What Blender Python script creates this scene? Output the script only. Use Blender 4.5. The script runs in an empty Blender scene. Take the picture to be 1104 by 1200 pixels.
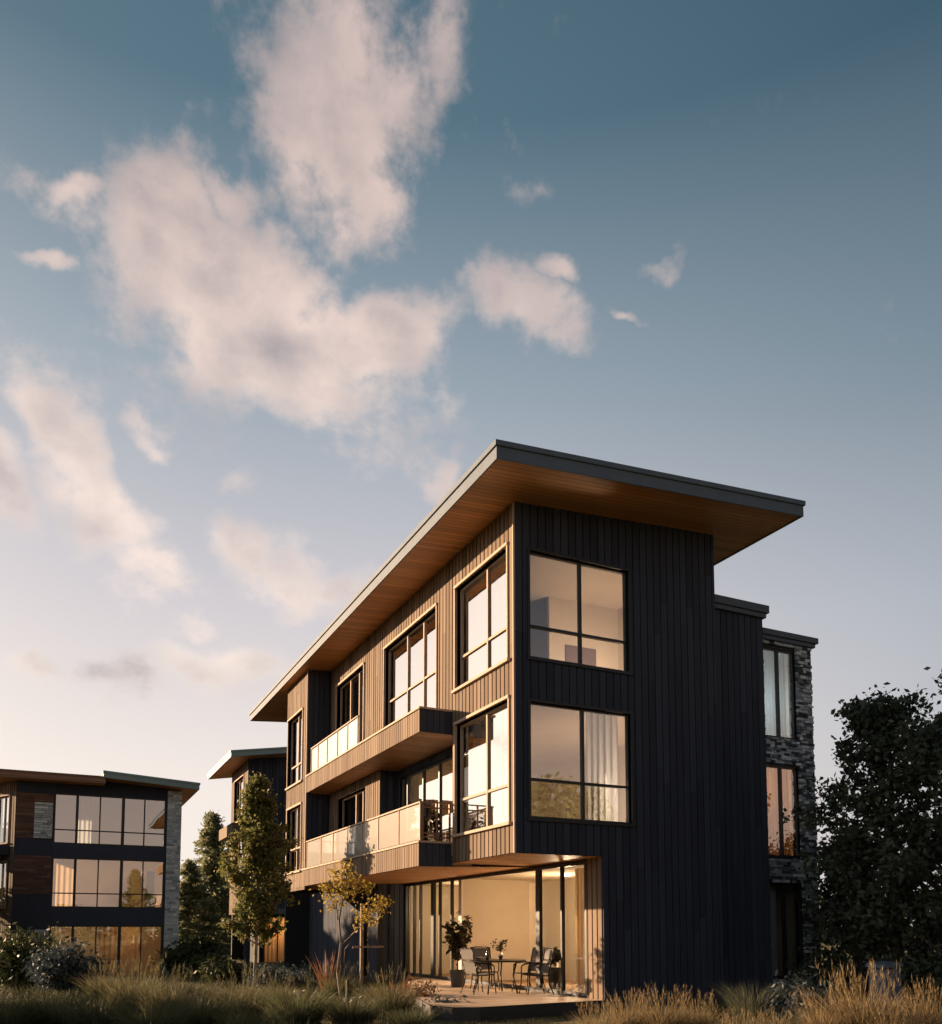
import bpy, math, random
import numpy as np
R = math.radians
scene = bpy.context.scene
COL = scene.collection
random.seed(7)
rng = np.random.default_rng(11)

# ------------------------------------------------------------------ camera
YAW, PITCH = R(25.8), R(4.6)
CAM = (-7.952, -14.521, 1.65)
cam = bpy.data.cameras.new('camera'); co = bpy.data.objects.new('camera', cam); COL.objects.link(co)
co.location = CAM; co.rotation_euler = (R(90)+PITCH, 0, -YAW)
cam.sensor_width = 36; cam.lens = 1008/1200*36; cam.shift_y = 409/1200
cam.clip_start = .1; cam.clip_end = 3000
scene.camera = co
FW = (math.sin(YAW)*math.cos(PITCH), math.cos(YAW)*math.cos(PITCH), math.sin(PITCH))
RT = (math.cos(YAW), -math.sin(YAW), 0)
UP = (-math.sin(YAW)*math.sin(PITCH), -math.cos(YAW)*math.sin(PITCH), math.cos(PITCH))

def ray(px, py):
    a = (px-552)/1008; b = -(py-1009)/1008
    return [FW[i]+a*RT[i]+b*UP[i] for i in range(3)]
def spot(px, depth):
    r = ray(px, 1090); k = depth/sum(r[i]*FW[i] for i in range(3))
    return CAM[0]+r[0]*k, CAM[1]+r[1]*k
def azel(px, py):
    r = ray(px, py); n = math.sqrt(sum(c*c for c in r))
    return math.atan2(r[0], r[1])-YAW, math.asin(r[2]/n)

# ------------------------------------------------------------------ node helpers
class NT:
    def __init__(s, tree): s.t = tree; s.n = tree.nodes; s.l = tree.links
    def new(s, t, **kw):
        n = s.n.new(t)
        for k, v in kw.items(): setattr(n, k, v)
        return n
    def put(s, sock, v):
        if v is None: return
        if isinstance(v, bpy.types.NodeSocket): s.l.new(v, sock)
        elif isinstance(v, (tuple, list)) and len(v) == 3 and sock.type == 'RGBA': sock.default_value = (*v, 1)
        else: sock.default_value = v
    def m(s, op, a, b=None, c=None, clamp=False):
        n = s.new('ShaderNodeMath', operation=op, use_clamp=clamp)
        for i, v in enumerate((a, b, c)): s.put(n.inputs[i], v) if v is not None else None
        return n.outputs[0]
    def mix(s, f, a, b, mode='MIX', clamp=False):
        n = s.new('ShaderNodeMix', data_type='RGBA', blend_type=mode); n.clamp_result = clamp
        s.put(n.inputs[0], f); s.put(n.inputs[6], a); s.put(n.inputs[7], b)
        return n.outputs[2]
    def ramp(s, f, stops, interp='LINEAR'):
        n = s.new('ShaderNodeValToRGB'); n.color_ramp.interpolation = interp
        e = n.color_ramp.elements
        while len(e) < len(stops): e.new(.5)
        for q, (p, c) in zip(e, stops):
            q.position = p; q.color = (*c, 1) if isinstance(c, tuple) else (c, c, c, 1)
        s.put(n.inputs[0], f); return n.outputs[0]
    def noise(s, vec, scale, detail=4, rough=.55, dist=0, out=0):
        n = s.new('ShaderNodeTexNoise'); s.put(n.inputs['Vector'], vec)
        n.inputs['Scale'].default_value = scale; n.inputs['Detail'].default_value = detail
        n.inputs['Roughness'].default_value = rough; n.inputs['Distortion'].default_value = dist
        return n.outputs[out]
    def mapping(s, vec, scale=(1, 1, 1), loc=(0, 0, 0), rot=(0, 0, 0)):
        n = s.new('ShaderNodeMapping'); s.put(n.inputs['Vector'], vec)
        n.inputs['Scale'].default_value = scale; n.inputs['Location'].default_value = loc; n.inputs['Rotation'].default_value = rot
        return n.outputs[0]
    def sep(s, vec):
        n = s.new('ShaderNodeSeparateXYZ'); s.put(n.inputs[0], vec); return n.outputs
    def comb(s, x, y, z):
        n = s.new('ShaderNodeCombineXYZ')
        for i, v in enumerate((x, y, z)): s.put(n.inputs[i], v)
        return n.outputs[0]
    def pos(s): return s.new('ShaderNodeNewGeometry').outputs['Position']
    def rnd(s): return s.new('ShaderNodeNewGeometry').outputs['Random Per Island']
    def bump(s, h, strength=.4, dist=.02):
        n = s.new('ShaderNodeBump'); s.put(n.inputs['Height'], h)
        n.inputs['Strength'].default_value = strength; n.inputs['Distance'].default_value = dist
        return n.outputs[0]

def mat(name, fn):
    m = bpy.data.materials.new(name); m.use_nodes = True
    t = NT(m.node_tree); t.n.clear()
    o = t.new('ShaderNodeOutputMaterial')
    t.l.new(fn(t), o.inputs['Surface'])
    return m
def pbsdf(t, col, rough=.6, metal=0, normal=None, spec=.5, emis=None, es=0):
    b = t.new('ShaderNodeBsdfPrincipled')
    t.put(b.inputs['Base Color'], col); t.put(b.inputs['Roughness'], rough); t.put(b.inputs['Metallic'], metal)
    b.inputs['Specular IOR Level'].default_value = spec
    if normal is not None: t.put(b.inputs['Normal'], normal)
    if emis is not None: t.put(b.inputs['Emission Color'], emis); b.inputs['Emission Strength'].default_value = es
    return b.outputs[0]

def m_siding(base, var=.35):
    def fn(t):
        p = t.pos(); r = t.rnd()
        g = t.noise(t.mapping(p, (22, 22, 1.1)), 1.0, 6, .65, .4)
        big = t.noise(t.mapping(p, (.9, .9, .35)), 1.0, 3)
        f = t.m('ADD', t.m('MULTIPLY', r, .5), t.m('MULTIPLY', g, .7))
        f = t.m('MULTIPLY_ADD', big, .5, t.m('SUBTRACT', f, .35))
        c = t.mix(t.m('MULTIPLY', f, 1, clamp=True), tuple(b*(1-var) for b in base), tuple(b*(1+var) for b in base))
        return pbsdf(t, c, t.m('MULTIPLY_ADD', g, .2, .68), normal=t.bump(g, .35, .006), spec=.14)
    return fn
def m_wood(base, axis='y', w=.12, dark=.45):
    def fn(t):
        p = t.pos(); s = t.sep(p)
        c0 = s[{'x': 0, 'y': 1, 'z': 2}[axis]]
        q = t.m('DIVIDE', c0, w); fl = t.m('FLOOR', q); fr = t.m('FRACT', q)
        wn = t.new('ShaderNodeTexWhiteNoise', noise_dimensions='1D'); t.put(wn.inputs['W'], fl)
        gap = t.m('LESS_THAN', t.m('ABSOLUTE', t.m('SUBTRACT', fr, .5)), .46)
        sc = {'x': (30, 1.2, 30), 'y': (1.2, 30, 30), 'z': (1.2, 1.2, 30)}[axis]
        g = t.noise(t.mapping(t.m('ADD', fl, 0) and p, sc), 1, 6, .65, .6)
        big = t.noise(p, .8, 3)
        f = t.m('ADD', t.m('MULTIPLY', wn.outputs[0], .45), t.m('MULTIPLY', g, .55))
        f = t.m('MULTIPLY_ADD', big, .4, t.m('SUBTRACT', f, .2), clamp=True)
        c = t.mix(f, tuple(b*dark for b in base), tuple(min(1, b*1.35) for b in base))
        c = t.mix(gap, tuple(b*.18 for b in base), c)
        h = t.m('MULTIPLY_ADD', g, .3, gap)
        return pbsdf(t, c, .5, normal=t.bump(h, .5, .006), spec=.35)
    return fn
def m_plain(base, rough=.5, metal=0, nscale=6, var=.12, spec=.5, bump=.1):
    def fn(t):
        p = t.pos(); n = t.noise(p, nscale, 5, .6); n2 = t.noise(p, nscale*9, 3, .6)
        c = t.mix(n, tuple(b*(1-var*2) for b in base), tuple(min(1, b*(1+var*2)) for b in base))
        return pbsdf(t, c, t.m('MULTIPLY_ADD', n2, .2, rough-.1), metal, t.bump(n2, bump, .004), spec)
    return fn
def m_stone(cols, rough=.8):
    def fn(t):
        p = t.pos(); r = t.rnd(); n = t.noise(p, 14, 6, .65); n2 = t.noise(p, 60, 4, .7)
        c = t.ramp(r, [(i/(len(cols)-1), c) for i, c in enumerate(cols)])
        c = t.mix(t.m('MULTIPLY', n, .2), c, (.35, .34, .32), 'MULTIPLY')
        c = t.mix(.3, c, t.ramp(n2, [(.3, .2), (.7, .8)]), 'OVERLAY')
        return pbsdf(t, c, rough, normal=t.bump(t.m('ADD', n, t.m('MULTIPLY', n2, .4)), .7, .03), spec=.4)
    return fn
def m_glass(refl, tint=(.9, .93, .92), wav=.02, ior=1.5):
    def fn(t):
        p = t.pos()
        nb = t.bump(t.noise(p, 1.3, 2, .5), wav, .05)
        fr = t.new('ShaderNodeFresnel'); fr.inputs[0].default_value = ior; t.put(fr.inputs['Normal'], nb)
        tr = t.new('ShaderNodeBsdfTransparent'); t.put(tr.inputs[0], tint)
        gl = t.new('ShaderNodeBsdfGlossy'); gl.inputs['Roughness'].default_value = 0.0; t.put(gl.inputs['Color'], (.97, .96, .95)); t.put(gl.inputs['Normal'], nb)
        f = t.m('MULTIPLY_ADD', fr.outputs[0], 1-refl, refl, clamp=True)
        mx = t.new('ShaderNodeMixShader'); t.l.new(f, mx.inputs[0]); t.l.new(tr.outputs[0], mx.inputs[1]); t.l.new(gl.outputs[0], mx.inputs[2])
        return mx.outputs[0]
    return fn
def m_leaf(cols, trans=.35, rough=.55):
    def fn(t):
        r = t.rnd(); n = t.noise(t.pos(), 1.2, 3)
        f = t.m('MULTIPLY_ADD', n, .5, t.m('MULTIPLY', r, .6), clamp=True)
        c = t.ramp(f, [(i/(len(cols)-1), c) for i, c in enumerate(cols)])
        a = pbsdf(t, c, rough, spec=.3)
        tl = t.new('ShaderNodeBsdfTranslucent'); t.put(tl.inputs[0], c)
        mx = t.new('ShaderNodeMixShader'); mx.inputs[0].default_value = trans
        t.l.new(a, mx.inputs[1]); t.l.new(tl.outputs[0], mx.inputs[2]); return mx.outputs[0]
    return fn
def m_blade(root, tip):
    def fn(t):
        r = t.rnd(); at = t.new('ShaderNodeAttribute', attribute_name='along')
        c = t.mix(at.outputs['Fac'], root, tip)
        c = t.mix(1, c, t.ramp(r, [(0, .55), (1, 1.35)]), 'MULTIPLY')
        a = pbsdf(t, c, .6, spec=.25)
        tl = t.new('ShaderNodeBsdfTranslucent'); t.put(tl.inputs[0], c)
        mx = t.new('ShaderNodeMixShader'); mx.inputs[0].default_value = .4
        t.l.new(a, mx.inputs[1]); t.l.new(tl.outputs[0], mx.inputs[2]); return mx.outputs[0]
    return fn
def m_emit(c, s):
    def fn(t):
        e = t.new('ShaderNodeEmission'); t.put(e.inputs[0], c); e.inputs[1].default_value = s; return e.outputs[0]
    return fn
def m_cloth(c, trans=.5):
    def fn(t):
        n = t.noise(t.pos(), 220, 2); cc = t.mix(n, tuple(x*.85 for x in c), c)
        d = pbsdf(t, cc, .9, spec=.1); tl = t.new('ShaderNodeBsdfTranslucent'); t.put(tl.inputs[0], cc)
        mx = t.new('ShaderNodeMixShader'); mx.inputs[0].default_value = trans
        t.l.new(d, mx.inputs[1]); t.l.new(tl.outputs[0], mx.inputs[2]); return mx.outputs[0]
    return fn
def m_ground(t):
    p = t.pos(); n = t.noise(p, .35, 6, .65); n2 = t.noise(p, 18, 5, .7); n3 = t.noise(p, 3, 4, .6)
    c = t.ramp(n, [(.3, (.10, .085, .05)), (.5, (.13, .12, .055)), (.7, (.20, .16, .09))])
    c = t.mix(.7, c, t.ramp(n2, [(.25, .25), (.75, .75)]), 'OVERLAY')
    return pbsdf(t, c, .95, normal=t.bump(t.m('ADD', n2, n3), .8, .08), spec=.15)
def m_bark(base):
    def fn(t):
        p = t.pos(); n = t.noise(t.mapping(p, (14, 14, 2.5)), 1.5, 6, .7)
        c = t.mix(n, tuple(b*.45 for b in base), tuple(b*1.5 for b in base))
        return pbsdf(t, c, .85, normal=t.bump(n, .8, .02), spec=.2)
    return fn

M = {}
M['siding'] = mat('charcoal_siding', m_siding((.195, .140, .098), .5))  # lit copy: sun warmth put into the siding colour
M['siding_shade'] = mat('black_siding', m_siding((.051, .058, .080), .4))  # same siding with shade painted in as a darker, bluer colour
M['backing'] = mat('black_backing', m_plain((.02, .02, .022), .8))
M['trim_light'] = mat('tan_trim', m_plain((.50, .38, .29), .75, var=.08, spec=.15))
M['trim_dark'] = mat('black_frame', m_plain((.022, .023, .027), .4, var=.1))
M['fascia'] = mat('slate_fascia', m_plain((.135, .17, .215), .7, 0, 2, .08, .2))
M['coping'] = mat('slate_coping', m_plain((.12, .145, .18), .7, 0, 2, .08, .2))
M['fascia_teal'] = mat('teal_fascia', m_plain((.24, .33, .32), .5, .1, 2, .08))
M['fascia_brown'] = mat('brown_fascia', m_wood((.30, .16, .10), 'z', .2))
M['soffit'] = mat('cedar_soffit', m_wood((.68, .335, .14), 'y', .13, .5))
M['stone'] = mat('dark_ledgestone', m_stone([(.04, .05, .06), (.24, .27, .31), (.6, .66, .72), (.06, .07, .08), (.05, .06, .07), (.95, .98, 1), (.16, .18, .21)]))
M['stone_pale'] = mat('pale_ledgestone', m_stone([(.30, .35, .36), (.8, .85, .84), (.48, .54, .55), (.95, .97, .95), (.25, .30, .33)]))
M['stone_brown'] = mat('brown_ledgestone', m_stone([(.12, .06, .04), (.20, .10, .065), (.10, .06, .05), (.26, .15, .10), (.08, .06, .055)]))
M['glass_sun'] = mat('coated_glass', m_glass(.80))
M['glass_front'] = mat('tinted_glass', m_glass(.42))
M['glass_left'] = mat('grey_coated_glass', m_glass(.55))
M['glass_clear'] = mat('clear_glass', m_glass(.04, ior=1.25))
def m_frost(t):
    g_ = m_glass(.6)(t); d_ = pbsdf(t, (.72, .66, .58), .35); mx = t.new('ShaderNodeMixShader'); mx.inputs[0].default_value = .36
    t.l.new(g_, mx.inputs[1]); t.l.new(d_, mx.inputs[2]); return mx.outputs[0]
M['glass_rail'] = mat('frosted_rail_glass', m_frost)
M['glass_teal'] = mat('teal_glass', m_glass(.45, (.5, .62, .63)))  # tint stands in for the sky mirrored in the wing's top pane
M['plaster'] = mat('beige_plaster', m_plain((.66, .56, .42), .9, 0, 1.5, .05, .2))
M['plaster_white'] = mat('white_plaster', m_plain((.75, .68, .58), .9, 0, 1.5, .04, .2))
M['floor_in'] = mat('oak_floor', m_wood((.35, .22, .12), 'x', .15))
M['curtain'] = mat('sheer_curtain', m_cloth((.82, .84, .84)))
M['curtain_warm'] = mat('linen_curtain', m_cloth((.75, .55, .35)))
M['deck'] = mat('deck_planks', m_wood((.52, .40, .30), 'y', .14, .75))
M['deck_edge'] = mat('deck_edge', m_plain((.05, .045, .04), .7))
M['ground'] = mat('garden_ground', m_ground)
M['metal'] = mat('bronze_metal', m_plain((.035, .028, .024), .35, .6))
M['sling'] = mat('grey_sling', m_cloth((.30, .28, .25), .3))
M['rail_bronze'] = mat('rail_bronze', m_plain((.16, .09, .06), .4, .4))
M['bark'] = mat('grey_bark', m_bark((.13, .10, .075)))
M['bark_pale'] = mat('pale_bark', m_bark((.30, .24, .19)))
M['leaf_dark'] = mat('dark_leaf', m_leaf([(.03, .042, .03), (.07, .09, .055), (.15, .17, .12)], .35, .35))
M['leaf_olive'] = mat('olive_leaf', m_leaf([(.07, .085, .03), (.15, .16, .055), (.26, .22, .07)], .5))
M['leaf_gold'] = mat('gold_leaf', m_leaf([(.20, .16, .035), (.36, .27, .055), (.50, .35, .08)], .45))
M['leaf_fir'] = mat('fir_leaf', m_leaf([(.14, .17, .09), (.22, .24, .13), (.32, .29, .17)], .5))
M['leaf_house'] = mat('house_plant_leaf', m_leaf([(.03, .03, .012), (.06, .05, .02), (.10, .07, .03)], .3, .3))
M['leaf_grey'] = mat('silver_leaf', m_leaf([(.045, .06, .068), (.075, .098, .11), (.12, .15, .155)], .2, .7))
M['leaf_shrub'] = mat('shrub_leaf', m_leaf([(.03, .04, .015), (.06, .075, .03), (.11, .12, .05)], .3))
M['leaf_red'] = mat('red_leaf', m_leaf([(.12, .05, .03), (.2, .09, .05), (.3, .16, .08)], .35))
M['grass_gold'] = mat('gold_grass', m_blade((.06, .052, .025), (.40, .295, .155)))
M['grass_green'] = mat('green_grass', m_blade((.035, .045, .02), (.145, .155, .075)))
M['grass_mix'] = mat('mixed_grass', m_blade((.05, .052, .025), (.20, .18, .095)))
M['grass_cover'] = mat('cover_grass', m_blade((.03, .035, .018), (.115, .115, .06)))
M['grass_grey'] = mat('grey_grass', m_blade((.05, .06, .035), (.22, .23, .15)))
M['rock'] = mat('tan_rock', m_stone([(.35, .27, .2), (.5, .4, .3), (.3, .25, .2)]))
M['rock_blue'] = mat('blue_grey_post', m_plain((.12, .15, .19), .8, 0, 5, .2, .3, .6))
M['pot'] = mat('dark_pot', m_plain((.06, .055, .05), .6))
M['pot_white'] = mat('white_pot', m_plain((.7, .65, .58), .5))
M['bottle'] = mat('green_bottle', m_plain((.01, .03, .015), .1, spec=.8))
M['lamp_glow'] = mat('lamp_glow', m_emit((1, .72, .42), 14))

# ------------------------------------------------------------------ mesh builder
class MB:
    def __init__(s, xf=None): s.v = []; s.f = []; s.xf = xf
    def addv(s, pts):
        n = len(s.v)
        s.v += [s.xf(p) for p in pts] if s.xf else [tuple(p) for p in pts]
        return n
    def box(s, x0, x1, y0, y1, z0, z1):
        if x1 <= x0 or y1 <= y0 or z1 <= z0: return s
        return s.hexa([(x0, y0, z0), (x1, y0, z0), (x1, y1, z0), (x0, y1, z0), (x0, y0, z1), (x1, y0, z1), (x1, y1, z1), (x0, y1, z1)])
    def hexa(s, p):
        n = s.addv(p)
        for q in ((0, 3, 2, 1), (4, 5, 6, 7), (0, 1, 5, 4), (1, 2, 6, 5), (2, 3, 7, 6), (3, 0, 4, 7)): s.f.append(tuple(n+i for i in q))
        return s
    def quad(s, *p):
        n = s.addv(p); s.f.append(tuple(range(n, n+len(p)))); return s
    def bar(s, a, b, r, r2=None, seg=8):
        a = np.array(a, float); b = np.array(b, float); r2 = r if r2 is None else r2
        d = b-a; L = np.linalg.norm(d)
        if L < 1e-6: return s
        d /= L; h = np.array((0, 0, 1.)) if abs(d[2]) < .9 else np.array((1., 0, 0))
        u = np.cross(d, h); u /= np.linalg.norm(u); w = np.cross(d, u)
        ring = []
        for k in range(seg):
            q = 2*math.pi*k/seg; ring.append(u*math.cos(q)+w*math.sin(q))
        n = s.addv([tuple(a+c*r) for c in ring]+[tuple(b+c*r2) for c in ring])
        for k in range(seg):
            k2 = (k+1) % seg; s.f.append((n+k, n+k2, n+seg+k2, n+seg+k))
        s.f.append(tuple(n+k for k in range(seg))[::-1]); s.f.append(tuple(n+seg+k for k in range(seg)))
        return s
    def path(s, pts, r, seg=6):
        for i in range(len(pts)-1):
            r0 = r[i] if isinstance(r, (list, tuple)) else r; r1 = r[i+1] if isinstance(r, (list, tuple)) else r
            s.bar(pts[i], pts[i+1], r0, r1, seg)
        return s
    def lathe(s, cx, cy, prof, seg=20):
        n0 = None
        for (r, z) in prof:
            n = s.addv([(cx+r*math.cos(2*math.pi*k/seg), cy+r*math.sin(2*math.pi*k/seg), z) for k in range(seg)])
            if n0 is not None:
                for k in range(seg):
                    k2 = (k+1) % seg; s.f.append((n0+k, n0+k2, n+k2, n+k))
            else: s.f.append(tuple(n+k for k in range(seg))[::-1])
            n0 = n
        s.f.append(tuple(n0+k for k in range(seg))); return s
    def build(s, name, m, parent=None, smooth=False, **tags):
        me = bpy.data.meshes.new(name)
        o0 = origin(parent)
        me.from_pydata([(a-o0[0], b-o0[1], c-o0[2]) for a, b, c in s.v], [], s.f); me.update()
        if smooth: me.polygons.foreach_set('use_smooth', [True]*len(me.polygons))
        return link(name, me, m, parent, **tags)
def origin(o):
    x = y = z = 0
    while o is not None: x += o.location[0]; y += o.location[1]; z += o.location[2]; o = o.parent
    return x, y, z
def link(name, me, m, parent=None, **tags):
    me.materials.append(m)
    o = bpy.data.objects.new(name, me); COL.objects.link(o); o.parent = parent
    return tag(o, **tags)
def tag(o, label=None, cat=None, group=None, kind=None):
    if label: o['label'] = label
    if cat: o['category'] = cat
    if group: o['group'] = group
    if kind: o['kind'] = kind
    return o
def thing(name, label, cat, loc=(0, 0, 0), group=None, kind=None):
    o = bpy.data.objects.new(name, None); COL.objects.link(o); o.location = loc
    return tag(o, label, cat, group, kind)
def copy_thing(src, loc, rotz=None, scale=None, label=None, group=None):
    r = src.copy(); COL.objects.link(r); r.location = loc
    if rotz is not None: r.rotation_euler = (0, 0, rotz)
    if scale is not None: r.scale = (scale,)*3 if not isinstance(scale, tuple) else scale
    if label: r['label'] = label
    if group: r['group'] = group
    for ch in list(src.children):
        c = ch.copy(); COL.objects.link(c); c.parent = r
        for g in ch.children:
            d = g.copy(); COL.objects.link(d); d.parent = c
    return r
def np_mesh(name, V, F, m, parent=None, along=None, smooth=False, **tags):
    V = np.asarray(V, float); F = np.asarray(F, np.int32)
    o0 = np.array(origin(parent)); V = V-o0
    me = bpy.data.meshes.new(name); k = F.shape[1]
    me.vertices.add(len(V)); me.vertices.foreach_set('co', V.ravel())
    me.loops.add(F.size); me.loops.foreach_set('vertex_index', F.ravel())
    me.polygons.add(len(F)); me.polygons.foreach_set('loop_start', np.arange(0, F.size, k, dtype=np.int32))
    me.update(calc_edges=True)
    if along is not None:
        at = me.attributes.new('along', 'FLOAT', 'POINT'); at.data.foreach_set('value', np.asarray(along, np.float32))
    return link(name, me, m, parent, **tags)

# ------------------------------------------------------------------ wall helpers (u runs along the wall, faces look towards -X or -Y)
def fbox(mb, plane, u0, u1, d0, d1, z0, z1):
    """box between depths d0<d1 measured along +axis; plane 'x': depth is x, u is y."""
    if plane == 'x': mb.box(d0, d1, u0, u1, z0, z1)
    else: mb.box(u0, u1, d0, d1, z0, z1)
def zsplit(u0, u1, z0, z1, holes):
    cuts = [(z0, z1)]
    for (a, b, c, d) in holes:
        if a < u1-1e-4 and b > u0+1e-4:
            nc = []
            for (p, q) in cuts:
                if d <= p or c >= q: nc.append((p, q)); continue
                if c > p: nc.append((p, c))
                if d < q: nc.append((d, q))
            cuts = nc
    return cuts
BR = random.Random(77)
def boards(mb, plane, val, u0, u1, z0, zt, holes=(), sp=.18, gap=.044, t=.034):
    us = [u0]
    k = u0
    while k < u1-1e-4:
        k2 = min(u1, k+sp)
        segs = sorted({k+gap/2, k2-gap/2} | {h[i] for h in holes for i in (0, 1) if k+gap/2 < h[i] < k2-gap/2})
        for a, b in zip(segs[:-1], segs[1:]):
            if b-a < .004: continue
            top = zt((a+b)/2) if callable(zt) else zt
            for (p, q) in zsplit(a, b, z0, top, holes):
                js = [p]; jz = -1+BR.uniform(0, 3.4)
                while jz < q-.3:
                    if jz > p+.3: js += [jz, jz+.004]
                    jz += BR.uniform(2.4, 4.2)
                js.append(q); o_ = BR.uniform(0, .005)
                for j_ in range(0, len(js)-1, 2): fbox(mb, plane, a, b, val+o_, val+t, js[j_], js[j_+1])
        k = k2
def backing(mb, plane, val, u0, u1, z0, zt, holes=(), th=.2):
    us = sorted({u0, u1} | {h[i] for h in holes for i in (0, 1) if u0 < h[i] < u1})
    for a, b in zip(us[:-1], us[1:]):
        top = zt((a+b)/2) if callable(zt) else zt
        for (p, q) in zsplit(a, b, z0, top, holes): fbox(mb, plane, a, b, val+.0345, val+th, p, q)
def wall(parent, name, plane, val, u0, u1, z0, zt, holes, m, xf=None, label=None, th=.2):
    a = MB(xf); backing(a, plane, val, u0, u1, z0, zt, holes, th)
    w = a.build(name, M['backing'], parent, label=label)
    b = MB(xf); boards(b, plane, val, u0, u1, z0, zt, holes, gap=.024 if m is M['siding_shade'] else .044); b.build('siding', m, w)
    return w
def window(parent, plane, val, u0, u1, z0, z1, mulls=(), trans=None, depth=.12, frame='trim_dark', glass='glass_front', casing=None, fw=.05, cas=True, xf=None, name='window', sidecase=True, open_=None):
    """frame mesh with a pane child; casing = light trim round the opening, standing proud of the siding."""
    f = MB(xf)
    d0, d1 = val+depth, val+depth+.07
    fbox(f, plane, u0, u0+fw, d0, d1, z0, z1); fbox(f, plane, u1-fw, u1, d0, d1, z0, z1)
    fbox(f, plane, u0+fw, u1-fw, d0, d1, z0, z0+fw); fbox(f, plane, u0+fw, u1-fw, d0, d1, z1-fw, z1)
    for mu in mulls:
        w = .03
        if isinstance(mu, tuple): mu, w = mu
        fbox(f, plane, mu-w, mu+w, d0-.012, d1+.002, z0+fw, z1-fw)
    if trans is not None: fbox(f, plane, u0+fw, u1-fw, d0-.006, d1-.002, trans-.027, trans+.027)
    w_ = f.build(name, M[frame], parent)
    r = MB(xf)   # reveal lining
    e = .02
    fbox(r, plane, u0-e, u0, val+.03, d1+.03, z0, z1); fbox(r, plane, u1, u1+e, val+.03, d1+.03, z0, z1)
    fbox(r, plane, u0-e, u1+e, val+.03, d1+.03, z1, z1+e); fbox(r, plane, u0-e, u1+e, val+.03, d1+.03, z0-e, z0)
    r.build('reveal', M['trim_light' if casing else 'trim_dark'], w_)
    g = MB(xf); fbox(g, plane, u0+fw*.5, u1-fw*.5, d0+.03, d0+.038, z0+fw*.5, z1-fw*.5)
    if plane == 'x': g = MB(xf).quad((d0+.03, u0+.02, z1-.02), (d0+.03, u1-.02, z1-.02), (d0+.03, u1-.02, z0+.02), (d0+.03, u0+.02, z0+.02))
    if open_ is not None: g = MB(xf).quad((d0+.03, u0+.02, z1-.02), (d0+.03, open_[0], z1-.02), (d0+.03, open_[0], z0+.02), (d0+.03, u0+.02, z0+.02))
    if open_ is not None: MB(xf).quad((d0+.03, open_[1], z1-.02), (d0+.03, u1-.02, z1-.02), (d0+.03, u1-.02, z0+.02), (d0+.03, open_[1], z0+.02)).build('pane', M[glass], w_)
    elif plane == 'x': pass
    else: g = MB(xf).quad((u0+.02, d0+.03, z0+.02), (u1-.02, d0+.03, z0+.02), (u1-.02, d0+.03, z1-.02), (u0+.02, d0+.03, z1-.02))
    g.build('pane', M[glass], w_)
    if casing:
        c = MB(xf)
        fbox(c, plane, u0-.045, u1+.045, val-.045, val+.03, z1, z1+.06)
        if sidecase:
            fbox(c, plane, u0-.045, u0, val-.03, val+.03, z0, z1); fbox(c, plane, u1, u1+.045, val-.03, val+.03, z0, z1)
        c.build('casing', M[casing], w_)
        s = MB(xf); fbox(s, plane, u0-.1, u1+.1, val-.07, val+.10, z0-.06, z0); s.build('sill', M[casing], w_)
    return w_
def ledgestone(mb, plane, val, u0, u1, z0, z1, holes=(), hmin=.05, hmax=.12, lmin=.12, lmax=.45, gp=.008):
    rr = random.Random(int(abs(val)*100+u0*37))
    z = z0
    while z < z1-.02:
        h = min(rr.uniform(hmin, hmax), z1-z); u = u0
        while u < u1-.01:
            L = min(rr.uniform(lmin, lmax), u1-u)
            if not any(a < u+L-.001 and b > u+.001 and c < z+h-.001 and d > z+.001 for a, b, c, d in holes):
                fbox(mb, plane, u, u+L-gp, val-rr.uniform(0, .05), val+.03, z, z+h-gp)
            else:
                for (a, b, c, d) in holes:   # trim to the opening's edges
                    if not (c < z+h-.001 and d > z+.001): continue
                    if u < a < u+L: fbox(mb, plane, u, a, val-rr.uniform(0, .04), val+.03, z, z+h-.008)
                    if u < b < u+L: fbox(mb, plane, b, u+L-.008, val-rr.uniform(0, .04), val+.03, z, z+h-.008)
            u += L
        z += h
def lamp(parent, x, y, z, watts, col=(1, .72, .45)):
    l = bpy.data.lights.new('ceiling_lamp', 'POINT'); l.energy = watts*.7; l.color = col; l.shadow_soft_size = .12
    o = bpy.data.objects.new('ceiling_lamp', l); COL.objects.link(o); o.parent = parent
    p = origin(parent); o.location = (x-p[0], y-p[1], z-.75-p[2])
    MB().lathe(x, y, [(.09, z-.05), (.11, z-.03), (.11, z-.004)], 16).build('ceiling_light', M['lamp_glow'], parent)
def fill_lamp(parent, x, y, z, watts, col=(1, .74, .50)):  # added unseen lamp; its room glow replaces sky reflections in the panes
    l = bpy.data.lights.new('room_lamp', 'POINT'); l.energy = watts; l.color = col; l.shadow_soft_size = .25
    o = bpy.data.objects.new('room_lamp', l); COL.objects.link(o); o.parent = parent
    p = origin(parent); o.location = (x-p[0], y-p[1], z-p[2])
    MB().lathe(x, y, [(.16, z+.26), (.12, z+.5)], 16).build('lamp_shade', M['curtain_warm'], parent)
def room(parent, x0, x1, y0, y1, z0, z1, m='plaster', front=()):
    """interior lining: floor, ceiling, back wall (+X) and far wall (+Y)"""
    a = MB(); a.box(x0, x1, y0, y1, z0-.05, z0); a.build('room_floor', M['floor_in'], parent)
    b = MB(); b.box(x0, x1, y0, y1, z1, z1+.04); b.box(x1, x1+.05, y0, y1, z0, z1); b.box(x0, x1, y1, y1+.05, z0, z1)
    for q in front: b.box(*q)
    return b.build('room_lining', M[m], parent)
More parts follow.
